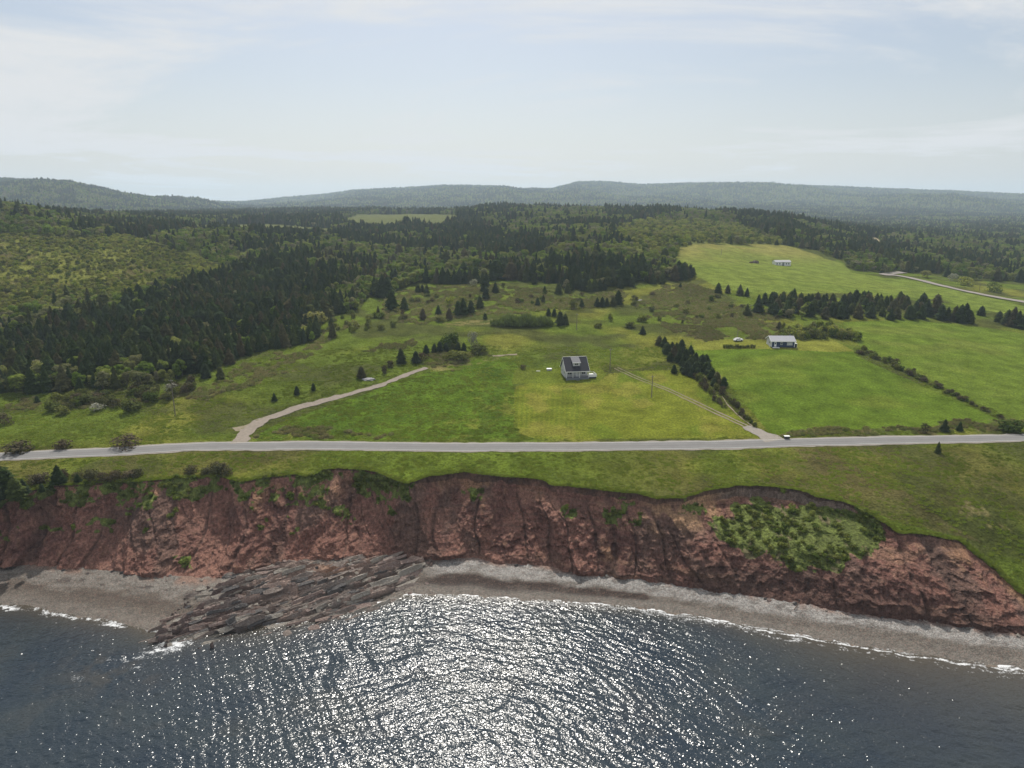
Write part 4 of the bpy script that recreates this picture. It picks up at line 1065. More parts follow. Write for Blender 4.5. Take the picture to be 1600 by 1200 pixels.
sprinkle("meadow_grass", 135, 300, .85, lambda A, B, px, py, tl, fm, hs, R: (tl > .5) & (tl < .83) & ~fm & ~near_road(px, py) & (R.rand(len(A)) < .12+.45*(fbm(A/6, B/6, 2, 400) > .12)), .45, 1.1, src_g, "uneven tufts of meadow grass", 2, .9)
hsrc = [next(o for o in bpy.data.objects if o.data is m_) for m_ in HIL] + [next(o for o in bpy.data.objects if o.data is m_) for m_ in SHR[:1]]
sprinkle("hillside_scrub", 300, 760, 2.5, lambda A, B, px, py, tl, fm, hs, R: hs & (R.rand(len(A)) < .45+.5*(fbm(A/20, B/30, 2, 401) > -.15)), .55, 1.5, hsrc, "bright green bushes covering the left hillside", 3, .9)
sprinkle("upland_scrub", 520, 1100, 4.2, lambda A, B, px, py, tl, fm, hs, R: inpoly(px, py, LIGHTSCRUB) & (R.rand(len(A)) < .8), 1.0, 2.4, hsrc, "light green bushes on the far slope above the upper field", 4, 1.1)
# plants of the cliff
Xq, Yq, Zq, vq, pq, qq = CLIFF
R = np.random.RandomState(9)
pr_ = vq*(np.abs(Xq/Yq) < .86)*(R.rand(*vq.shape) < .022)*(fbm(Xq/2.5, Zq/2, 2, 410) > -.15)
ii = np.where(pr_ > .5); P = np.stack([Xq[ii], Yq[ii], Zq[ii]-.15], -1); S = R.uniform(.3, 1.3, len(P))**1.3
k0 = [len(P)//7, len(P)//2, len(P)*5//6]
slope_src = []
for j, k in enumerate(k0):
    o = mob("slope_plant", src_c[j]); o.location = P[k]; tag(o, "green leafy plant on the red cliff, %s of three" % ("highest", "middle", "lowest")[j], "plant"); slope_src.append(o)
scatter("slope_plants", P, np.stack([S, S, S*.8], -1), R.rand(len(P))*6.3, R.randint(0, 3, len(P)), slope_src, "low green growth on the slumped parts of the cliff")
# turf fringe hanging at the cliff edge
n = 5200; uu = R.uniform(-.9, .9, n); yy = ye(uu)+np.abs(R.normal(0, .5, n))-.12; xx_ = uu*yy
P = np.stack([xx_, yy, Zg(xx_, yy)-.25], -1); S = R.uniform(.45, 1.0, n)
scatter("turf_fringe", P, np.stack([S, S, S*.8], -1), R.rand(n)*6.3, R.randint(0, 3, n), src_g, "ragged turf overhanging the cliff edge")

# ------------------------------------------------------------------ rock ledge and loose slabs on the shore
LEDGE = [(205,1015),(262,972),(318,938),(352,912),(385,893),(440,882),(520,880),(600,879),(668,877),(664,898),(628,925),(565,950),(500,974),(430,974),(350,992),(270,1014)]
def rock_mat(name, a, b_, c_):
    m, t, b = newmat(name); p = geopos(t)
    x1 = mixcol(t, noise(t, .5, 5, .65, p), a, b_); x2 = mixcol(t, maprange(t, noise(t, 2.2, 5, .7, p), .5, .65, 0, 1), x1, c_)
    x3 = mixcol(t, 1.0, x2, maprange(t, noise(t, 7, 4, .7, p), .3, .7, .65, 1.35), 'MULTIPLY')
    t.links.new(x3, b.inputs['Base Color']); b.inputs['Roughness'].default_value = .6; b.inputs['Specular IOR Level'].default_value = .35
    n1 = bump(t, None, noise(t, 1.8, 6, .7, p), .8, .5); bump(t, b, noise(t, 9, 3, .7, p), .6, .08, n1)
    return m
M_ROCK = rock_mat("layered grey brown rock", (.135, .108, .092), (.22, .168, .138), (.27, .225, .195))
M_ROCK3 = rock_mat("pale beige rock", (.22, .19, .155), (.30, .265, .22), (.36, .33, .29))
M_ROCK4 = rock_mat("dark wet rock", (.05, .045, .045), (.09, .08, .075), (.12, .11, .10))
M_ROCK2 = rock_mat("reddish rock", (.17, .115, .095), (.25, .175, .145), (.30, .24, .21))
sdir = math.radians(33)                      # strike of the layers
cx0, cy0 = -52.0, 146.0
S_, W_ = np.meshgrid(np.arange(-42, 44, .16), np.arange(-17, 20, .13))
LX = cx0 + S_*math.cos(sdir) - W_*math.sin(sdir); LY = cy0 + S_*math.sin(sdir) + W_*math.cos(sdir)
lpx, lpy = proj(LX, LY, LX*0+.8)
nn = fbm(LX/3, LY/3, 3, 500)
ins = inpoly(lpx+16*nn+8*fbm(LX/1.2, LY/1.2, 2, 509), lpy+9*nn+5*fbm(LX/1.2, LY/1.2, 2, 510), LEDGE)
edge_d = polydist(lpx, lpy, LEDGE+LEDGE[:1]); msk = np.where(ins, sst(edge_d, -3, 9), 0)
wv = W_ + .9*fbm(S_/14, W_/6, 2, 501)
def saw(x): f = x-np.floor(x); return np.where(f < .88, f/.88, (1-f)/.12)
seg = fbm(S_/4.5, np.floor(wv/1.25)*7.3, 2, 502)
seg2 = fbm(S_/2.2, np.floor(wv/.5)*5.1, 2, 503)
hz = .75*saw(wv/1.25)*(.6+.9*seg) + .26*saw(wv/.5)*(.6+seg2) + .9*sst(fbm(S_/11, wv/2.6, 3, 504), -.2, .6) + .15*fbm(LX/.8, LY/.8, 3, 505)
low = sst(lpy, 935, 990)
LZ = zbeach(LX, LY) - 1.0 + msk*(.62 + 1.75*hz - 1.3*low*sst(fbm(LX/5, LY/4, 3, 511), -.2, .4) + 1.0*np.exp(-(W_-3.5-.03*S_)**2/6)*sst(-S_, -5, 10)) - (1-msk)*1.2
lc = np.zeros(LX.shape+(3,)) + np.array([.20, .145, .118])
tn = fbm(S_/9, wv/1.1, 3, 506)[..., None]
lc = lc*np.clip(1+1.2*tn+.8*(hz[..., None]-.5), .25, 2) ; mk = sst(fbm(LX/6, LY/6, 3, 507), .05, .4)[..., None]; lc = lc*(1-mk*.6)+np.array([.17,.155,.14])*mk*.6
mk = (sst(-lpx, -420, -300)*.7)[..., None]; lc = lc*(1-mk)+np.array([.125,.085,.078])*mk
mk = (np.exp(-((lpx-520)/28)**2-((lpy-896)/12)**2)*.9)[..., None]; lc = lc*(1-mk)+np.array([.33,.19,.12])*mk
wet = sst(-LZ, -1.0, -.2)
lc = lc*(1-.4*wet[..., None])
def ledge_mat():
    m, t, b = newmat("ledge rock"); p = geopos(t); c = attr(t, 'cover').outputs['Color']
    x = mixcol(t, 1.0, c, maprange(t, noise(t, 3.0, 6, .72, p), .3, .7, .5, 1.6), 'MULTIPLY'); t.links.new(x, b.inputs['Base Color'])
    b.inputs['Roughness'].default_value = .6; b.inputs['Specular IOR Level'].default_value = .35
    n1 = bump(t, None, noise(t, 1.7, 7, .72, p), 1.0, .55); bump(t, b, noise(t, 7, 3, .7, p), .7, .1, n1); return m
grid_mesh("rock_ledge", LX, LY, LZ, ledge_mat(), smooth=False, attrs={'cover': lc})
ob = bpy.data.objects['rock_ledge']; ob['label'] = "layered brown rock ledge running out into the sea"
def ledge_z(x, y):
    dx, dy = x-cx0, y-cy0; s_ = dx*math.cos(sdir)+dy*math.sin(sdir); w_ = -dx*math.sin(sdir)+dy*math.cos(sdir)
    j = int(round((s_+42)/.16)); i = int(round((w_+17)/.13))
    zb_ = float(zbeach(x, y))
    if 0 <= i < LZ.shape[0] and 0 <= j < LZ.shape[1]: return max(zb_, float(LZ[i, j]))
    return zb_
def slab_mesh(seed, lx, ly, lz, mat):
    R = random.Random(seed); bm = bmesh.new(); bmesh.ops.create_cube(bm, size=1)
    bmesh.ops.subdivide_edges(bm, edges=bm.edges[:], cuts=3, use_grid_fill=True)
    for v in bm.verts:
        c = v.co; tpr = 1-.28*abs(c.x*2)**4
        c.y *= tpr; c.z *= (1-.22*abs(c.x*2)**4)
        c.x *= lx; c.y *= ly; c.z *= lz
        q_ = float(vn(c.x*.9+seed, c.y*1.3+c.z, seed)); q2 = float(vn(c.y*1.1+seed*3, c.x*.8-c.z*2, seed+5))
        c.x += .22*lx*.5*q_; c.y += .25*ly*q2; c.z += .22*lz*q_
    bmesh.ops.bevel(bm, geom=[e for e in bm.edges if e.calc_face_angle(0) > .9], offset=.05, segments=1, affect='EDGES')
    me = bpy.data.meshes.new("rock"); bm.to_mesh(me); bm.free(); me.materials.append(mat); return me
SLB = [slab_mesh(i+1, RT.uniform(3.4, 6.5), RT.uniform(.7, 1.3), RT.uniform(.28, .5), (M_ROCK, M_ROCK2, M_ROCK3, M_ROCK4)[i % 4]) for i in range(9)]
BLD = [slab_mesh(i+40, RT.uniform(1.1, 1.9), RT.uniform(.8, 1.2), RT.uniform(.6, .9), (M_ROCK3, M_ROCK, M_ROCK2, M_ROCK4)[i % 4]) for i in range(8)]
def rock(me, px, py, sc_, label, group=None, name='shore_rock', tilt=None, dz=.1, cat='rock'):
    u, s = uY(px, py); Y = float((.8-CAM_H)/s); X = float(u)*Y
    z = ledge_z(X, Y); o = mob(name, me); o.scale = (sc_,)*3
    t_ = tilt if tilt is not None else math.radians(RT.uniform(24, 66))
    o.rotation_euler = (t_, math.radians(RT.uniform(-8, 8)), sdir+RT.uniform(-.16, .16)); o.location = (X, Y, z+dz*sc_)
    return tag(o, label, cat, group)
named = [(395,896,SLB[1],1.3,"dark wedge shaped slab at the top of the ledge's left arm"),(428,893,SLB[2],1.2,"dark block resting highest on the ledge below the cliff"),(448,899,SLB[4],1.1,"grey slab with a pale face beside the highest block"),
 (548,880,SLB[0],1.0,"dark boulder at the cliff foot above the middle of the ledge"),(562,886,SLB[3],1.0,"grey slab leaning at the cliff foot"),(651,874,BLD[0],1.6,"dark upright boulder at the cliff foot by the shingle"),
 (612,893,SLB[5],1.5,"big pale slab near the right end of the ledge"),(640,898,SLB[2],1.7,"long blue grey slab at the ledge's right tip"),(627,907,SLB[1],1.6,"long blue grey slab below the one at the tip"),
 (600,915,SLB[6],1.3,"slanting slab left of the blue grey ones"),(560,928,SLB[3],1.3,"dark slab in the middle of the ledge near the water"),(537,952,SLB[0],1.2,"flat brown slab at the ledge's water side"),
 (491,977,BLD[2],1.7,"dark boulder alone at the water's edge"),(448,985,BLD[1],1.5,"low dark boulder at the water's edge, left of its neighbour"),(362,978,BLD[3],1.6,"dark rock at the lower left of the ledge"),
 (285,874,BLD[4],1.4,"dark boulder with weeds on the shingle's upper edge"),(560,948,SLB[5],1.2,"brown slab among small stones near the water")]
for px, py, me, s_, lb in named: rock(me, px, py, s_, lb, name='shore_rock' if me in SLB else 'boulder')
cnt = 0
while cnt < 520:
    px, py = RT.uniform(215, 680), RT.uniform(872, 1015)
    if not inpoly(np.array([px+RT.gauss(0, 13)]), np.array([py+RT.gauss(0, 8)]), LEDGE)[0]: continue
    big_ = RT.random() < .5
    me_ = RT.choice(SLB) if big_ else RT.choice(BLD)
    tone_ = {M_ROCK.name: "grey brown", M_ROCK2.name: "reddish", M_ROCK3.name: "pale beige", M_ROCK4.name: "dark"}[me_.materials[0].name]
    zone_ = "on the low seaward tip of the ledge" if px < 370 else ("on the ledge by the foot of the cliff" if py < 908 else ("on the middle of the ledge" if py < 945 else "on the ledge at the water's edge"))
    rock(me_, px, py, RT.uniform(.5, 1.2) if big_ else RT.uniform(.3, .8), tone_ + (" tilted rock slab " if big_ else " loose boulder ") + zone_,
         "tilted slabs lying on the rock ledge" if big_ else "loose boulders on the rock ledge", 'shore_rock' if big_ else 'boulder', dz=.05)
    cnt += 1
for i in range(60):      # stones fallen to the foot of the cliff
    px = RT.uniform(0, 1590); py = np.interp(px, [b[0] for b in BASE], [b[1] for b in BASE])+RT.uniform(-2, 8)
    if 330 < px < 660: continue
    rock(RT.choice(BLD), px, py, RT.uniform(.25, .7), "fallen stone at the foot of the red cliff", "stones fallen at the foot of the cliff", 'boulder')
def log(px0, py0, px1, py1, r, label, mat, z=1.0):
    P = []
    for px, py in ((px0, py0), (px1, py1)):
        u, s = uY(px, py); Y = float((z-CAM_H)/s); X = float(u)*Y; P.append(Vector((X, Y, max(z, ledge_z(X, Y))+r+.15)))
    bm = bmesh.new(); n_ = 9; d = P[1]-P[0]; a = d.orthogonal().normalized(); b_ = d.normalized().cross(a); rings = []
    for i in range(n_):
        f = i/(n_-1); c = d*f + Vector((0, 0, .06*math.sin(f*7))) + a*.08*math.sin(f*5); q_ = r*(1-.45*f)*(1+.12*math.sin(i*2.3))
        rings.append([bm.verts.new(c + a*q_*math.cos(k*PI/3.5) + b_*q_*math.sin(k*PI/3.5)) for k in range(7)])
    for i in range(n_-1):
        for k in range(7): bm.faces.new((rings[i][k], rings[i][(k+1) % 7], rings[i+1][(k+1) % 7], rings[i+1][k]))
    bm.faces.new(rings[0][::-1]); bm.faces.new(rings[-1])
    for k_, f in ((2, .4), (5, -.5)):       # branch stubs
        c = d*(k_/(n_-1)); e = c + a*f + d.normalized()*.2
        t0 = [bm.verts.new(c + b_*.05*s1_ + d.normalized()*.05*s2_) for s1_, s2_ in ((1, 0), (-.5, .8), (-.5, -.8))]; t1 = bm.verts.new(e)
        for i in range(3): bm.faces.new((t0[i], t0[(i+1) % 3], t1))
    me = bpy.data.meshes.new("driftwood_log"); bm.to_mesh(me); bm.free(); me.materials.append(mat); o = mob("driftwood_log", me); o.location = P[0]; tag(o, label, "driftwood")
M_DRIFT = simple("bleached driftwood", (.42, .38, .33), .85, .2, 3)
log(450, 899, 494, 900, .16, "long bleached driftwood trunk lying across the rock ledge", M_DRIFT, 1.4)
log(1240, 958, 1247, 950, .10, "dark driftwood stick on the shingle below the slump", simple("wet driftwood", (.10, .07, .05), .8, .3, 3), 1.0)
log(1441, 976, 1449, 980, .09, "small driftwood stick near the right end of the shingle", M_DRIFT, 1.0)

# ------------------------------------------------------------------ buildings and small things
def box(bm, x0, x1, y0, y1, z0, z1):
    v = [bm.verts.new(p) for p in ((x0,y0,z0),(x1,y0,z0),(x1,y1,z0),(x0,y1,z0),(x0,y0,z1),(x1,y0,z1),(x1,y1,z1),(x0,y1,z1))]
    for f in ((0,3,2,1),(4,5,6,7),(0,1,5,4),(1,2,6,5),(2,3,7,6),(3,0,4,7)): bm.faces.new([v[i] for i in f])
def prism(bm, pts, x0, x1):          # profile in y,z pushed along x
    a = [bm.verts.new((x0, y, z)) for y, z in pts]; b_ = [bm.verts.new((x1, y, z)) for y, z in pts]; n_ = len(pts)
    bm.faces.new(a[::-1]); bm.faces.new(b_)
    for i in range(n_): bm.faces.new((a[i], a[(i+1) % n_], b_[(i+1) % n_], b_[i]))
def bmo(name, fn, mat, parent):
    bm = bmesh.new(); fn(bm); bmesh.ops.recalc_face_normals(bm, faces=bm.faces[:]); me = bpy.data.meshes.new(name); bm.to_mesh(me); bm.free(); me.materials.append(mat)
    return mob(name, me, parent)
def boxes(name, L_, mat, parent): return bmo(name, lambda bm: [box(bm, *b_) for b_ in L_], mat, parent)
M_WSID = simple("pale grey siding", (.55, .55, .55), .7, .12, 2)
M_WHITE = simple("white paint", (.78, .78, .76), .5, .06, 3)
M_SHIN = simple("dark shingles", (.024, .025, .033), .85, .35, 1.6)
M_SHIN2 = simple("grey shingles", (.16, .16, .17), .85, .2, 2)
M_GREYR = simple("light grey metal roof", (.34, .34, .36), .55, .12, 1.2)
M_BLUE = simple("blue siding", (.035, .055, .12), .6, .2, 2)
M_GLASS = simple("window glass", (.05, .06, .075), .12, .2, 1, spec=.6)
M_DECK = simple("grey deck boards", (.17, .185, .20), .8, .25, 3)
M_FOUND = simple("dark foundation", (.06, .06, .06), .9, .3, 2)
M_WOOD = simple("weathered pole wood", (.20, .17, .14), .9, .2, 5)
M_DARK = simple("black rubber", (.02, .02, .02), .8, .2, 5)
def window(parent, x, z, w_, h, y, face='front', mull=True):
    t_ = .09
    if face == 'front':
        fr = boxes('window', [(x-w_/2-t_, x+w_/2+t_, y-.07, y, z-h/2-t_, z-h/2), (x-w_/2-t_, x+w_/2+t_, y-.07, y, z+h/2, z+h/2+t_), (x-w_/2-t_, x-w_/2, y-.07, y, z-h/2, z+h/2), (x+w_/2, x+w_/2+t_, y-.07, y, z-h/2, z+h/2)] + ([(x-.03, x+.03, y-.06, y-.005, z-h/2, z+h/2)] if mull else []), M_WHITE, parent)
        boxes('pane', [(x-w_/2+.003, x+w_/2-.003, y-.03, y-.004, z-h/2+.003, z+h/2-.003)], M_GLASS, fr)
    else:            # on a wall facing -x at x=y
        fr = boxes('window', [(y-.07, y, x-w_/2-t_, x+w_/2+t_, z-h/2-t_, z-h/2), (y-.07, y, x-w_/2-t_, x+w_/2+t_, z+h/2, z+h/2+t_), (y-.07, y, x-w_/2-t_, x-w_/2, z-h/2, z+h/2), (y-.07, y, x+w_/2, x+w_/2+t_, z-h/2, z+h/2)], M_WHITE, parent)
        boxes('pane', [(y-.03, y-.004, x-w_/2+.003, x+w_/2-.003, z-h/2+.003, z+h/2-.003)], M_GLASS, fr)
    return fr
def roof_slab(bm, x0, x1, ye0, ze0, yr, zr, th=.18):
    prism(bm, [(ye0, ze0), (yr, zr), (yr, zr+th), (ye0, ze0+th)], x0, x1)
# -- the grey storey and a half house
x, y, z = at1(901, 593)
H1 = empty("house", (x-.5, y+4.9, z-.15), math.radians(9)); H1.scale = (1.03, 1.0, .98)
tag(H1, "small pale grey house with steep black roof, dormer and front porch", "house")
boxes('foundation', [(-4.1, 4.1, -3.3, 3.9, -.6, .55)], M_FOUND, H1)
bmo('wall', lambda bm: prism(bm, [(-3.4, .55), (4.0, .55), (4.0, 3.55), (.3, 7.75), (-3.4, 4.6)], -4.2, 4.2), M_WSID, H1)
rf = bmo('roof', lambda bm: (roof_slab(bm, -4.55, 4.55, -5.3, 3.35, .3, 7.9), roof_slab(bm, -4.55, 4.55, 4.5, 3.2, .303, 7.9)), M_SHIN, H1)
bmo('roof_trim', lambda bm: (prism(bm, [(-5.36, 3.1), (-5.30, 3.1), (.3, 7.66), (4.56, 2.98), (4.6, 3.2), (.3, 7.95), (-5.36, 3.42)], -4.64, -4.553), prism(bm, [(-5.36, 3.1), (-5.30, 3.1), (.3, 7.66), (4.56, 2.98), (4.6, 3.2), (.3, 7.95), (-5.36, 3.42)], 4.553, 4.64), box(bm, -4.55, 4.55, -5.42, -5.305, 3.2, 3.45), box(bm, -4.55, 4.55, .2, .4, 8.06, 8.12)), M_WHITE, H1)
dm = bmo('dormer', lambda bm: prism(bm, [(-3.3, 5.0), (-3.3, 6.45), (-.3, 7.5), (-.3, 6.9)], -1.35, 1.25), M_WSID, H1)
bmo('dormer_roof', lambda bm: roof_slab(bm, -1.65, 1.55, -3.6, 6.40, .1, 7.88, .14), M_SHIN2, dm)
bmo('dormer_trim', lambda bm: (box(bm, -1.68, 1.58, -3.68, -3.603, 6.34, 6.58),), M_WHITE, dm)
window(dm, -.05, 5.85, 1.3, .7, -3.303)
window(H1, -2.6, 2.5, 1.5, 1.2, -3.403); window(H1, 2.7, 2.5, 1.4, 1.2, -3.403)
dr = boxes('door', [(-.35, .6, -3.46, -3.403, .95, 2.95)], M_WHITE, H1); boxes('handle', [(.45, .52, -3.52, -3.462, 1.85, 1.95)], M_DARK, dr)
window(H1, -.4, 5.6, .9, 1.1, -4.203, 'side'); window(H1, -1.6, 2.4, 1.0, 1.2, -4.203, 'side'); window(H1, 2.0, 2.4, 1.0, 1.2, -4.203, 'side')
boxes('porch_floor', [(-4.4, 4.4, -5.3, -3.405, .7, .9)], M_DECK, H1)
boxes('porch_skirt', [(-4.35, 4.35, -5.28, -5.2, -.5, .69)], M_DECK, H1)
for px_ in (-4.25, -1.75, .75, 4.25): boxes('porch_post', [(px_-.09, px_+.09, -5.25, -5.07, .905, 3.3)], M_WHITE, H1)
boxes('porch_railing', [(-4.15, -.6, -5.2, -5.12, 1.75, 1.83), (.85, 4.15, -5.2, -5.12, 1.75, 1.83)] + [(a, a+.05, -5.18, -5.14, .91, 1.748) for a in np.arange(-4.05, -.6, .22)] + [(a, a+.05, -5.18, -5.14, .91, 1.748) for a in np.arange(1.0, 4.1, .22)], M_SHIN2, H1)
boxes('step', [(-.6, .7, -5.75, -5.31, .25, .42), (-.6, .7, -6.15, -5.76, -.1, .1)], M_DECK, H1)
boxes('deck', [(4.41, 7.1, -5.1, -1.2, .85, 1.02)], M_DECK, H1)
for a, b_ in ((4.7, -5.0), (7.0, -5.0), (7.0, -1.3), (4.7, -1.3)): boxes('deck_post', [(a-.08, a+.08, b_-.08, b_+.08, -.5, .845)], M_SHIN, H1)
boxes('deck_skirt', [(4.5, 7.05, -4.9, -4.85, -.4, .84), (7.0, 7.05, -4.8, -1.4, -.4, .84)], M_SHIN, H1)
boxes('deck_railing', [(4.45, 7.15, -5.12, -5.04, 1.95, 2.05), (7.08, 7.16, -5.03, -1.2, 1.95, 2.05), (4.45, 7.07, -1.28, -1.2, 1.95, 2.05), (4.45, 7.05, -5.1, -5.06, 1.12, 1.9), (7.1, 7.14, -5.0, -1.3, 1.12, 1.9)] + [(a-.06, a+.06, b_-.06, b_+.06, 1.025, 2.2) for a, b_ in ((4.5, -5.2), (7.22, -5.2), (7.22, -1.1), (5.8, -5.2), (7.22, -3.1))], M_WHITE, H1)
def world(parent, p):
    c, s_ = math.cos(parent.rotation_euler.z), math.sin(parent.rotation_euler.z); sx, sy, sz = parent.scale
    return (parent.location.x + c*p[0]*sx - s_*p[1]*sy, parent.location.y + s_*p[0]*sx + c*p[1]*sy, parent.location.z + p[2]*sz)
tb = empty("patio_table", world(H1, (5.6, -3.2, 1.03)), math.radians(9)); tag(tb, "white patio table on the side deck of the grey house", "table")
boxes('table_top', [(-.9, .9, -.6, .6, .70, .76)], M_WHITE, tb)
for a in (-.8, .8):
    for b_ in (-.5, .5): boxes('leg', [(a-.04, a+.04, b_-.04, b_+.04, 0, .698)], M_WHITE, tb)
# -- the blue bungalow
x, y, z = at1(1222, 543)
H2 = empty("bungalow", (x+.4, y+3.2, z-.1), math.radians(-2)); H2.scale = (.93, .95, .97); tag(H2, "dark blue bungalow with light grey roof and white corner boards", "house")
boxes('foundation', [(-5.2, 5.2, -3.3, 3.3, -.7, .35)], M_FOUND, H2)
bmo('wall', lambda bm: prism(bm, [(-3.4, .35), (3.4, .35), (3.4, 3.0), (0, 4.55), (-3.4, 3.0)], -5.3, 5.3), M_BLUE, H2)
bmo('gable_siding', lambda bm: prism(bm, [(-3.38, .36), (3.38, .36), (3.38, 2.98), (0, 4.5), (-3.38, 2.98)], -5.36, -5.303), M_WSID, H2)
bmo('roof', lambda bm: (roof_slab(bm, -5.75, 5.75, -4.0, 2.85, 0, 4.68, .15), roof_slab(bm, -5.75, 5.75, 4.0, 2.85, .003, 4.68, .15)), M_GREYR, H2)
boxes('fascia', [(-5.75, 5.75, -4.08, -4.003, 2.72, 3.0)], M_WHITE, H2)
bmo('roof_trim', lambda bm: prism(bm, [(-4.1, 2.7), (0, 4.5), (4.1, 2.7), (4.1, 2.98), (0, 4.86), (-4.1, 2.98)], -5.85, -5.753), M_WHITE, H2)
for a in (-5.25, 5.2): boxes('corner_board', [(a-.12, a+.14, -3.48, -3.403, .36, 2.85)], M_WHITE, H2)
dr = boxes('door', [(-4.0, -3.0, -3.46, -3.403, .5, 2.6)], M_WHITE, H2); boxes('pane', [(-3.75, -3.25, -3.48, -3.462, 1.6, 2.3)], M_GLASS, dr)
window(H2, -.7, 1.9, .8, 1.0, -3.403); boxes('sky_reflection', [(1.9, 4.1, -3.45, -3.435, 1.25, 2.35)], M_WSID, window(H2, 3.0, 1.8, 2.3, 1.2, -3.403)); window(H2, -1.0, 2.0, .9, 1.0, -5.363, 'side')  # pale panel over the large pane stands for the reflected sky
boxes('step', [(-4.8, -1.8, -4.7, -3.48, .05, .32)], M_WHITE, H2)
boxes('lean_to', [(5.5, 6.5, -2.9, 1.0, 0, 1.7)], M_FOUND, H2); boxes('lean_to_trim', [(5.45, 6.6, -2.99, -2.905, 1.7, 1.82), (6.5, 6.6, -2.99, -2.905, 0, 1.7), (5.45, 6.6, -2.9, 1.05, 1.72, 1.84)], M_WHITE, H2)
boxes('gable_bracket', [(-6.1, -5.37, -3.2, -3.1, 1.0, 1.12), (-6.1, -6.0, -3.2, -3.1, .0, .99), (-6.1, -5.37, 1.6, 1.7, 1.0, 1.12)], M_WHITE, H2)
boxes('chimney', [(4.2, 4.7, .8, 1.3, 4.2, 5.1)], M_SHIN2, H2)
# -- far white building in the upper field
x, y, z = at1(1223, 415)
H3 = empty("white_shed", (x, y+3, z-.2), math.radians(3)); tag(H3, "low white building with pale roof standing in the upper field", "shed")
bmo('wall', lambda bm: prism(bm, [(-3, 0), (3, 0), (3, 2.9), (0, 4.0), (-3, 2.9)], -6, 6), M_WHITE, H3)
bmo('roof', lambda bm: (roof_slab(bm, -6.3, 6.3, -3.3, 2.85, 0, 4.05, .12), roof_slab(bm, -6.3, 6.3, 3.3, 2.85, .003, 4.05, .12)), M_GREYR, H3)
boxes('door', [(-.6, .9, -3.08, -3.003, .1, 2.5)], M_DECK, H3)
for a in (-4.6, -2.6, 2.6, 4.4): window(H3, a, 1.6, 1.0, 1.1, -3.003)
def lump(name, px, py, L_, H_, mat, label, cat, seed=1):
    x, y, z = at1(px, py); bm = bmesh.new(); bmesh.ops.create_icosphere(bm, subdivisions=4, radius=1)
    for v in bm.verts:
        c = v.co; q_ = 1+.35*float(fbm(np.array(c.x*2+seed), np.array(c.y*2+c.z*2), 3, seed)); c *= q_
        c.x *= L_/2; c.y *= L_/3; c.z *= H_
    me = bpy.data.meshes.new(name); bm.to_mesh(me); bm.free(); me.materials.append(mat); o = mob(name, me); o.location = (x, y, z); tag(o, label, cat)
M_EARTH = simple("brown earth", (.13, .10, .08), .95, .4, 1.5); M_GP = simple("grey crushed stone", (.30, .29, .29), .95, .3, 3)
lump("earth_heap", 1180, 411, 5.2, 2.0, M_EARTH, "brown heap left of the white building in the upper field", "heap", 3)
lump("earth_heap", 1173, 411, 2.6, 1.1, M_EARTH, "smaller end of the debris beside the brown heap", "heap", 4)
lump("gravel_pile", 577, 593, 4.6, .7, M_GP, "flat grey gravel pile beside the drive", "heap", 5)
lump("gravel_pile", 1001, 470, 2.8, .8, simple("white stones", (.5, .48, .44), .9, .3, 3), "small pile of white stones on the heath", "heap", 6)
# white car by the far pole
def car(px, py, rz_, label):
    x, y, z = at1(px, py); e = empty("parked_car", (x, y, z), rz_); tag(e, label, "car")
    bmo('body', lambda bm: prism(bm, [(-.85, .35), (.85, .35), (.85, .85), (.8, .95), (-.8, .95), (-.85, .85)], -2.0, 2.0), M_WHITE, e)
    cab = bmo('cabin', lambda bm: (prism(bm, [(-.75, .953), (.75, .953), (.6, 1.42), (-.6, 1.42)], -1.3, .9),), M_WHITE, e)
    boxes('side_window', [(-1.15, -.3, -.76, -.72, 1.0, 1.3), (-.2, .75, -.76, -.72, 1.0, 1.3)], M_GLASS, e); boxes('windscreen', [(.903, .93, -.6, .6, 1.0, 1.35)], M_GLASS, e)
    for a in (-1.3, 1.3):
        for b_ in (-.8, .8):
            def wh(bm): bmesh.ops.create_cone(bm, cap_ends=True, segments=16, radius1=.32, radius2=.32, depth=.2, matrix=__import__('mathutils').Matrix.Translation((a, b_, .32)) @ __import__('mathutils').Matrix.Rotation(PI/2, 4, 'X'))
            bmo('wheel', wh, M_DARK, e)
car(1153, 533, math.radians(12), "small white car parked by a pole behind the right field")
def bin_(px, py, w_, label):
    x, y, z = at1(px, py); e = empty("roadside_bin", (x, y, z), 0); tag(e, label, "bin")
    boxes('body', [(-w_/2, w_/2, -.4, .4, .1, .95)], M_FOUND, e); boxes('lid', [(-w_/2-.08, w_/2+.08, -.55, .5, .955, 1.03)], M_WHITE, e)
    for a in (-w_/2+.1, w_/2-.1): boxes('leg', [(a-.05, a+.05, -.3, .3, -.1, .098)], M_WOOD, e)
bin_(1229, 686, 1.5, "dark wooden bin with white lid at the roadside by the right driveway")
x, y, z = at1(858, 578); e = empty("well_cover", (x, y, z), .1); tag(e, "white square well cover on the lawn left of the grey house", "well")
boxes('body', [(-.9, .9, -.7, .7, -.1, .5)], M_WSID, e); boxes('lid', [(-1.0, 1.0, -.8, .8, .503, .6)], M_WHITE, e)
x, y, z = at1(841, 580); o = boxes("white_plank", [(-.8, .8, -.2, .2, .05, .15), (-.7, -.6, -.15, .15, -.1, .048), (.6, .7, -.15, .15, -.1, .048)], M_WHITE, None); o.location = (x, y, z); tag(o, "small white plank bench left of the well cover", "bench")
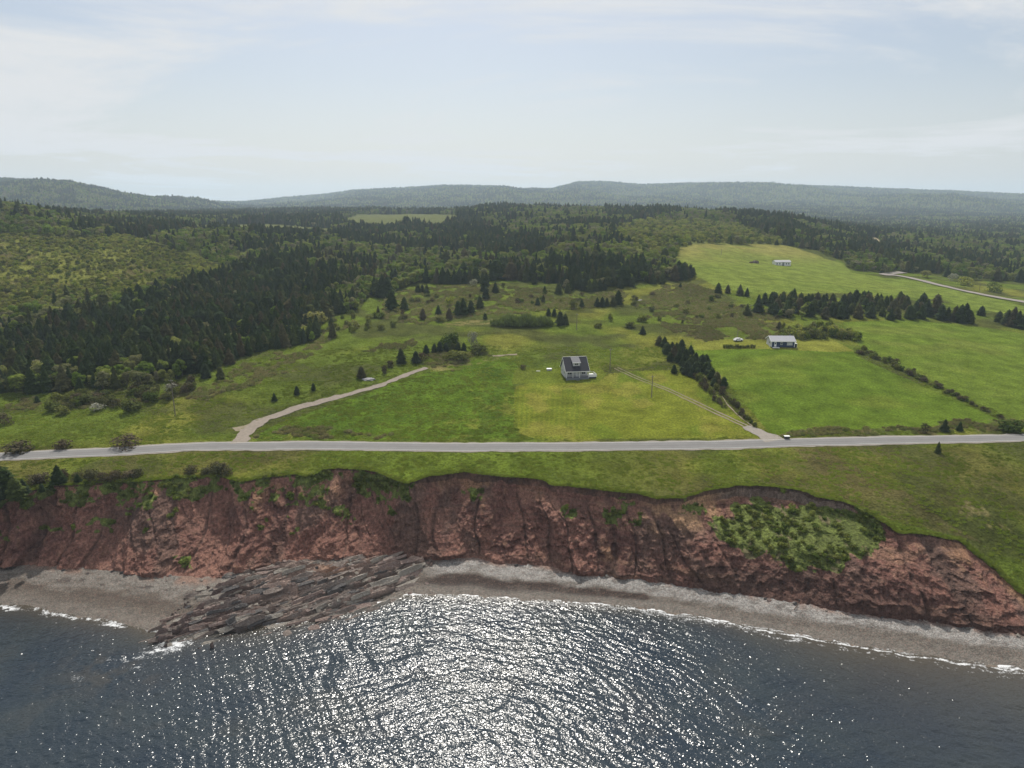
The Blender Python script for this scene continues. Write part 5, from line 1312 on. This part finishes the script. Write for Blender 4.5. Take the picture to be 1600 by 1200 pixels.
def pole(px, py, hpx, label, arm=True):
    x, y, z = at1(px, py); h = hpx*y/F*1.04; e = empty("utility_pole", (x, y, z), RT.uniform(-.5, .5)); tag(e, label, "pole")
    def cyl(bm):
        bmesh.ops.create_cone(bm, cap_ends=True, segments=10, radius1=.17, radius2=.11, depth=h+.6, matrix=__import__('mathutils').Matrix.Translation((0, 0, h/2-.3)))
    bmo('pole', cyl, M_WOOD, e)
    if arm:
        a = boxes('crossarm', [(-.7, .7, -.18, -.10, h-.7, h-.58)], M_WOOD, e)
        for k in (-.6, 0, .6): boxes('insulator', [(k-.05, k+.05, -.19, -.09, h-.577, h-.42)], M_WSID, a)
    return x, y, z+h
pole(1018, 621, 36, "tall grey pole on the lawn beside the right driveway"); pole(953, 578, 34, "pole right of the grey house beside the driveway")
pole(901, 516, 26, "pole in the meadow behind the grey house"); pole(274, 650, 60, "leaning tall pole on the left meadow")
pole(1172, 492, 16, "pole in front of the windbreak's left end"); pole(1152, 531, 17, "thin pole beside the white car", False)
pole(1325, 482, 16, "pole inside the windbreak", False); pole(1349, 426, 9, "pole at the far edge of the upper field", False); pole(1127, 398, 9, "thin pole standing in the upper field", False)
pole(1530, 455, 12, "thin pole beside the upper road", False)
# ------------------------------------------------------------------ haze
def haze(top=330.0, dens=1.15e-4):
    bm = bmesh.new(); bmesh.ops.create_cube(bm, size=1.0)
    me = bpy.data.meshes.new("haze"); bm.to_mesh(me); bm.free()
    o = bpy.data.objects.new("haze", me); COL.objects.link(o)
    o.scale = (24000, 15400, top+6); o.location = (0, 3000, (top-6)/2)
    m = bpy.data.materials.new("haze"); m.use_nodes = True; t = m.node_tree; t.nodes.clear()
    v = t.nodes.new('ShaderNodeVolumePrincipled'); v.inputs['Density'].default_value = dens; v.inputs['Color'].default_value = (.70, .85, 1.0, 1); v.inputs['Anisotropy'].default_value = .3
    ou = t.nodes.new('ShaderNodeOutputMaterial'); t.links.new(v.outputs[0], ou.inputs['Volume'])
    me.materials.append(m); o['kind'] = 'stuff'; o['label'] = 'pale summer haze softening the far hills'
haze()
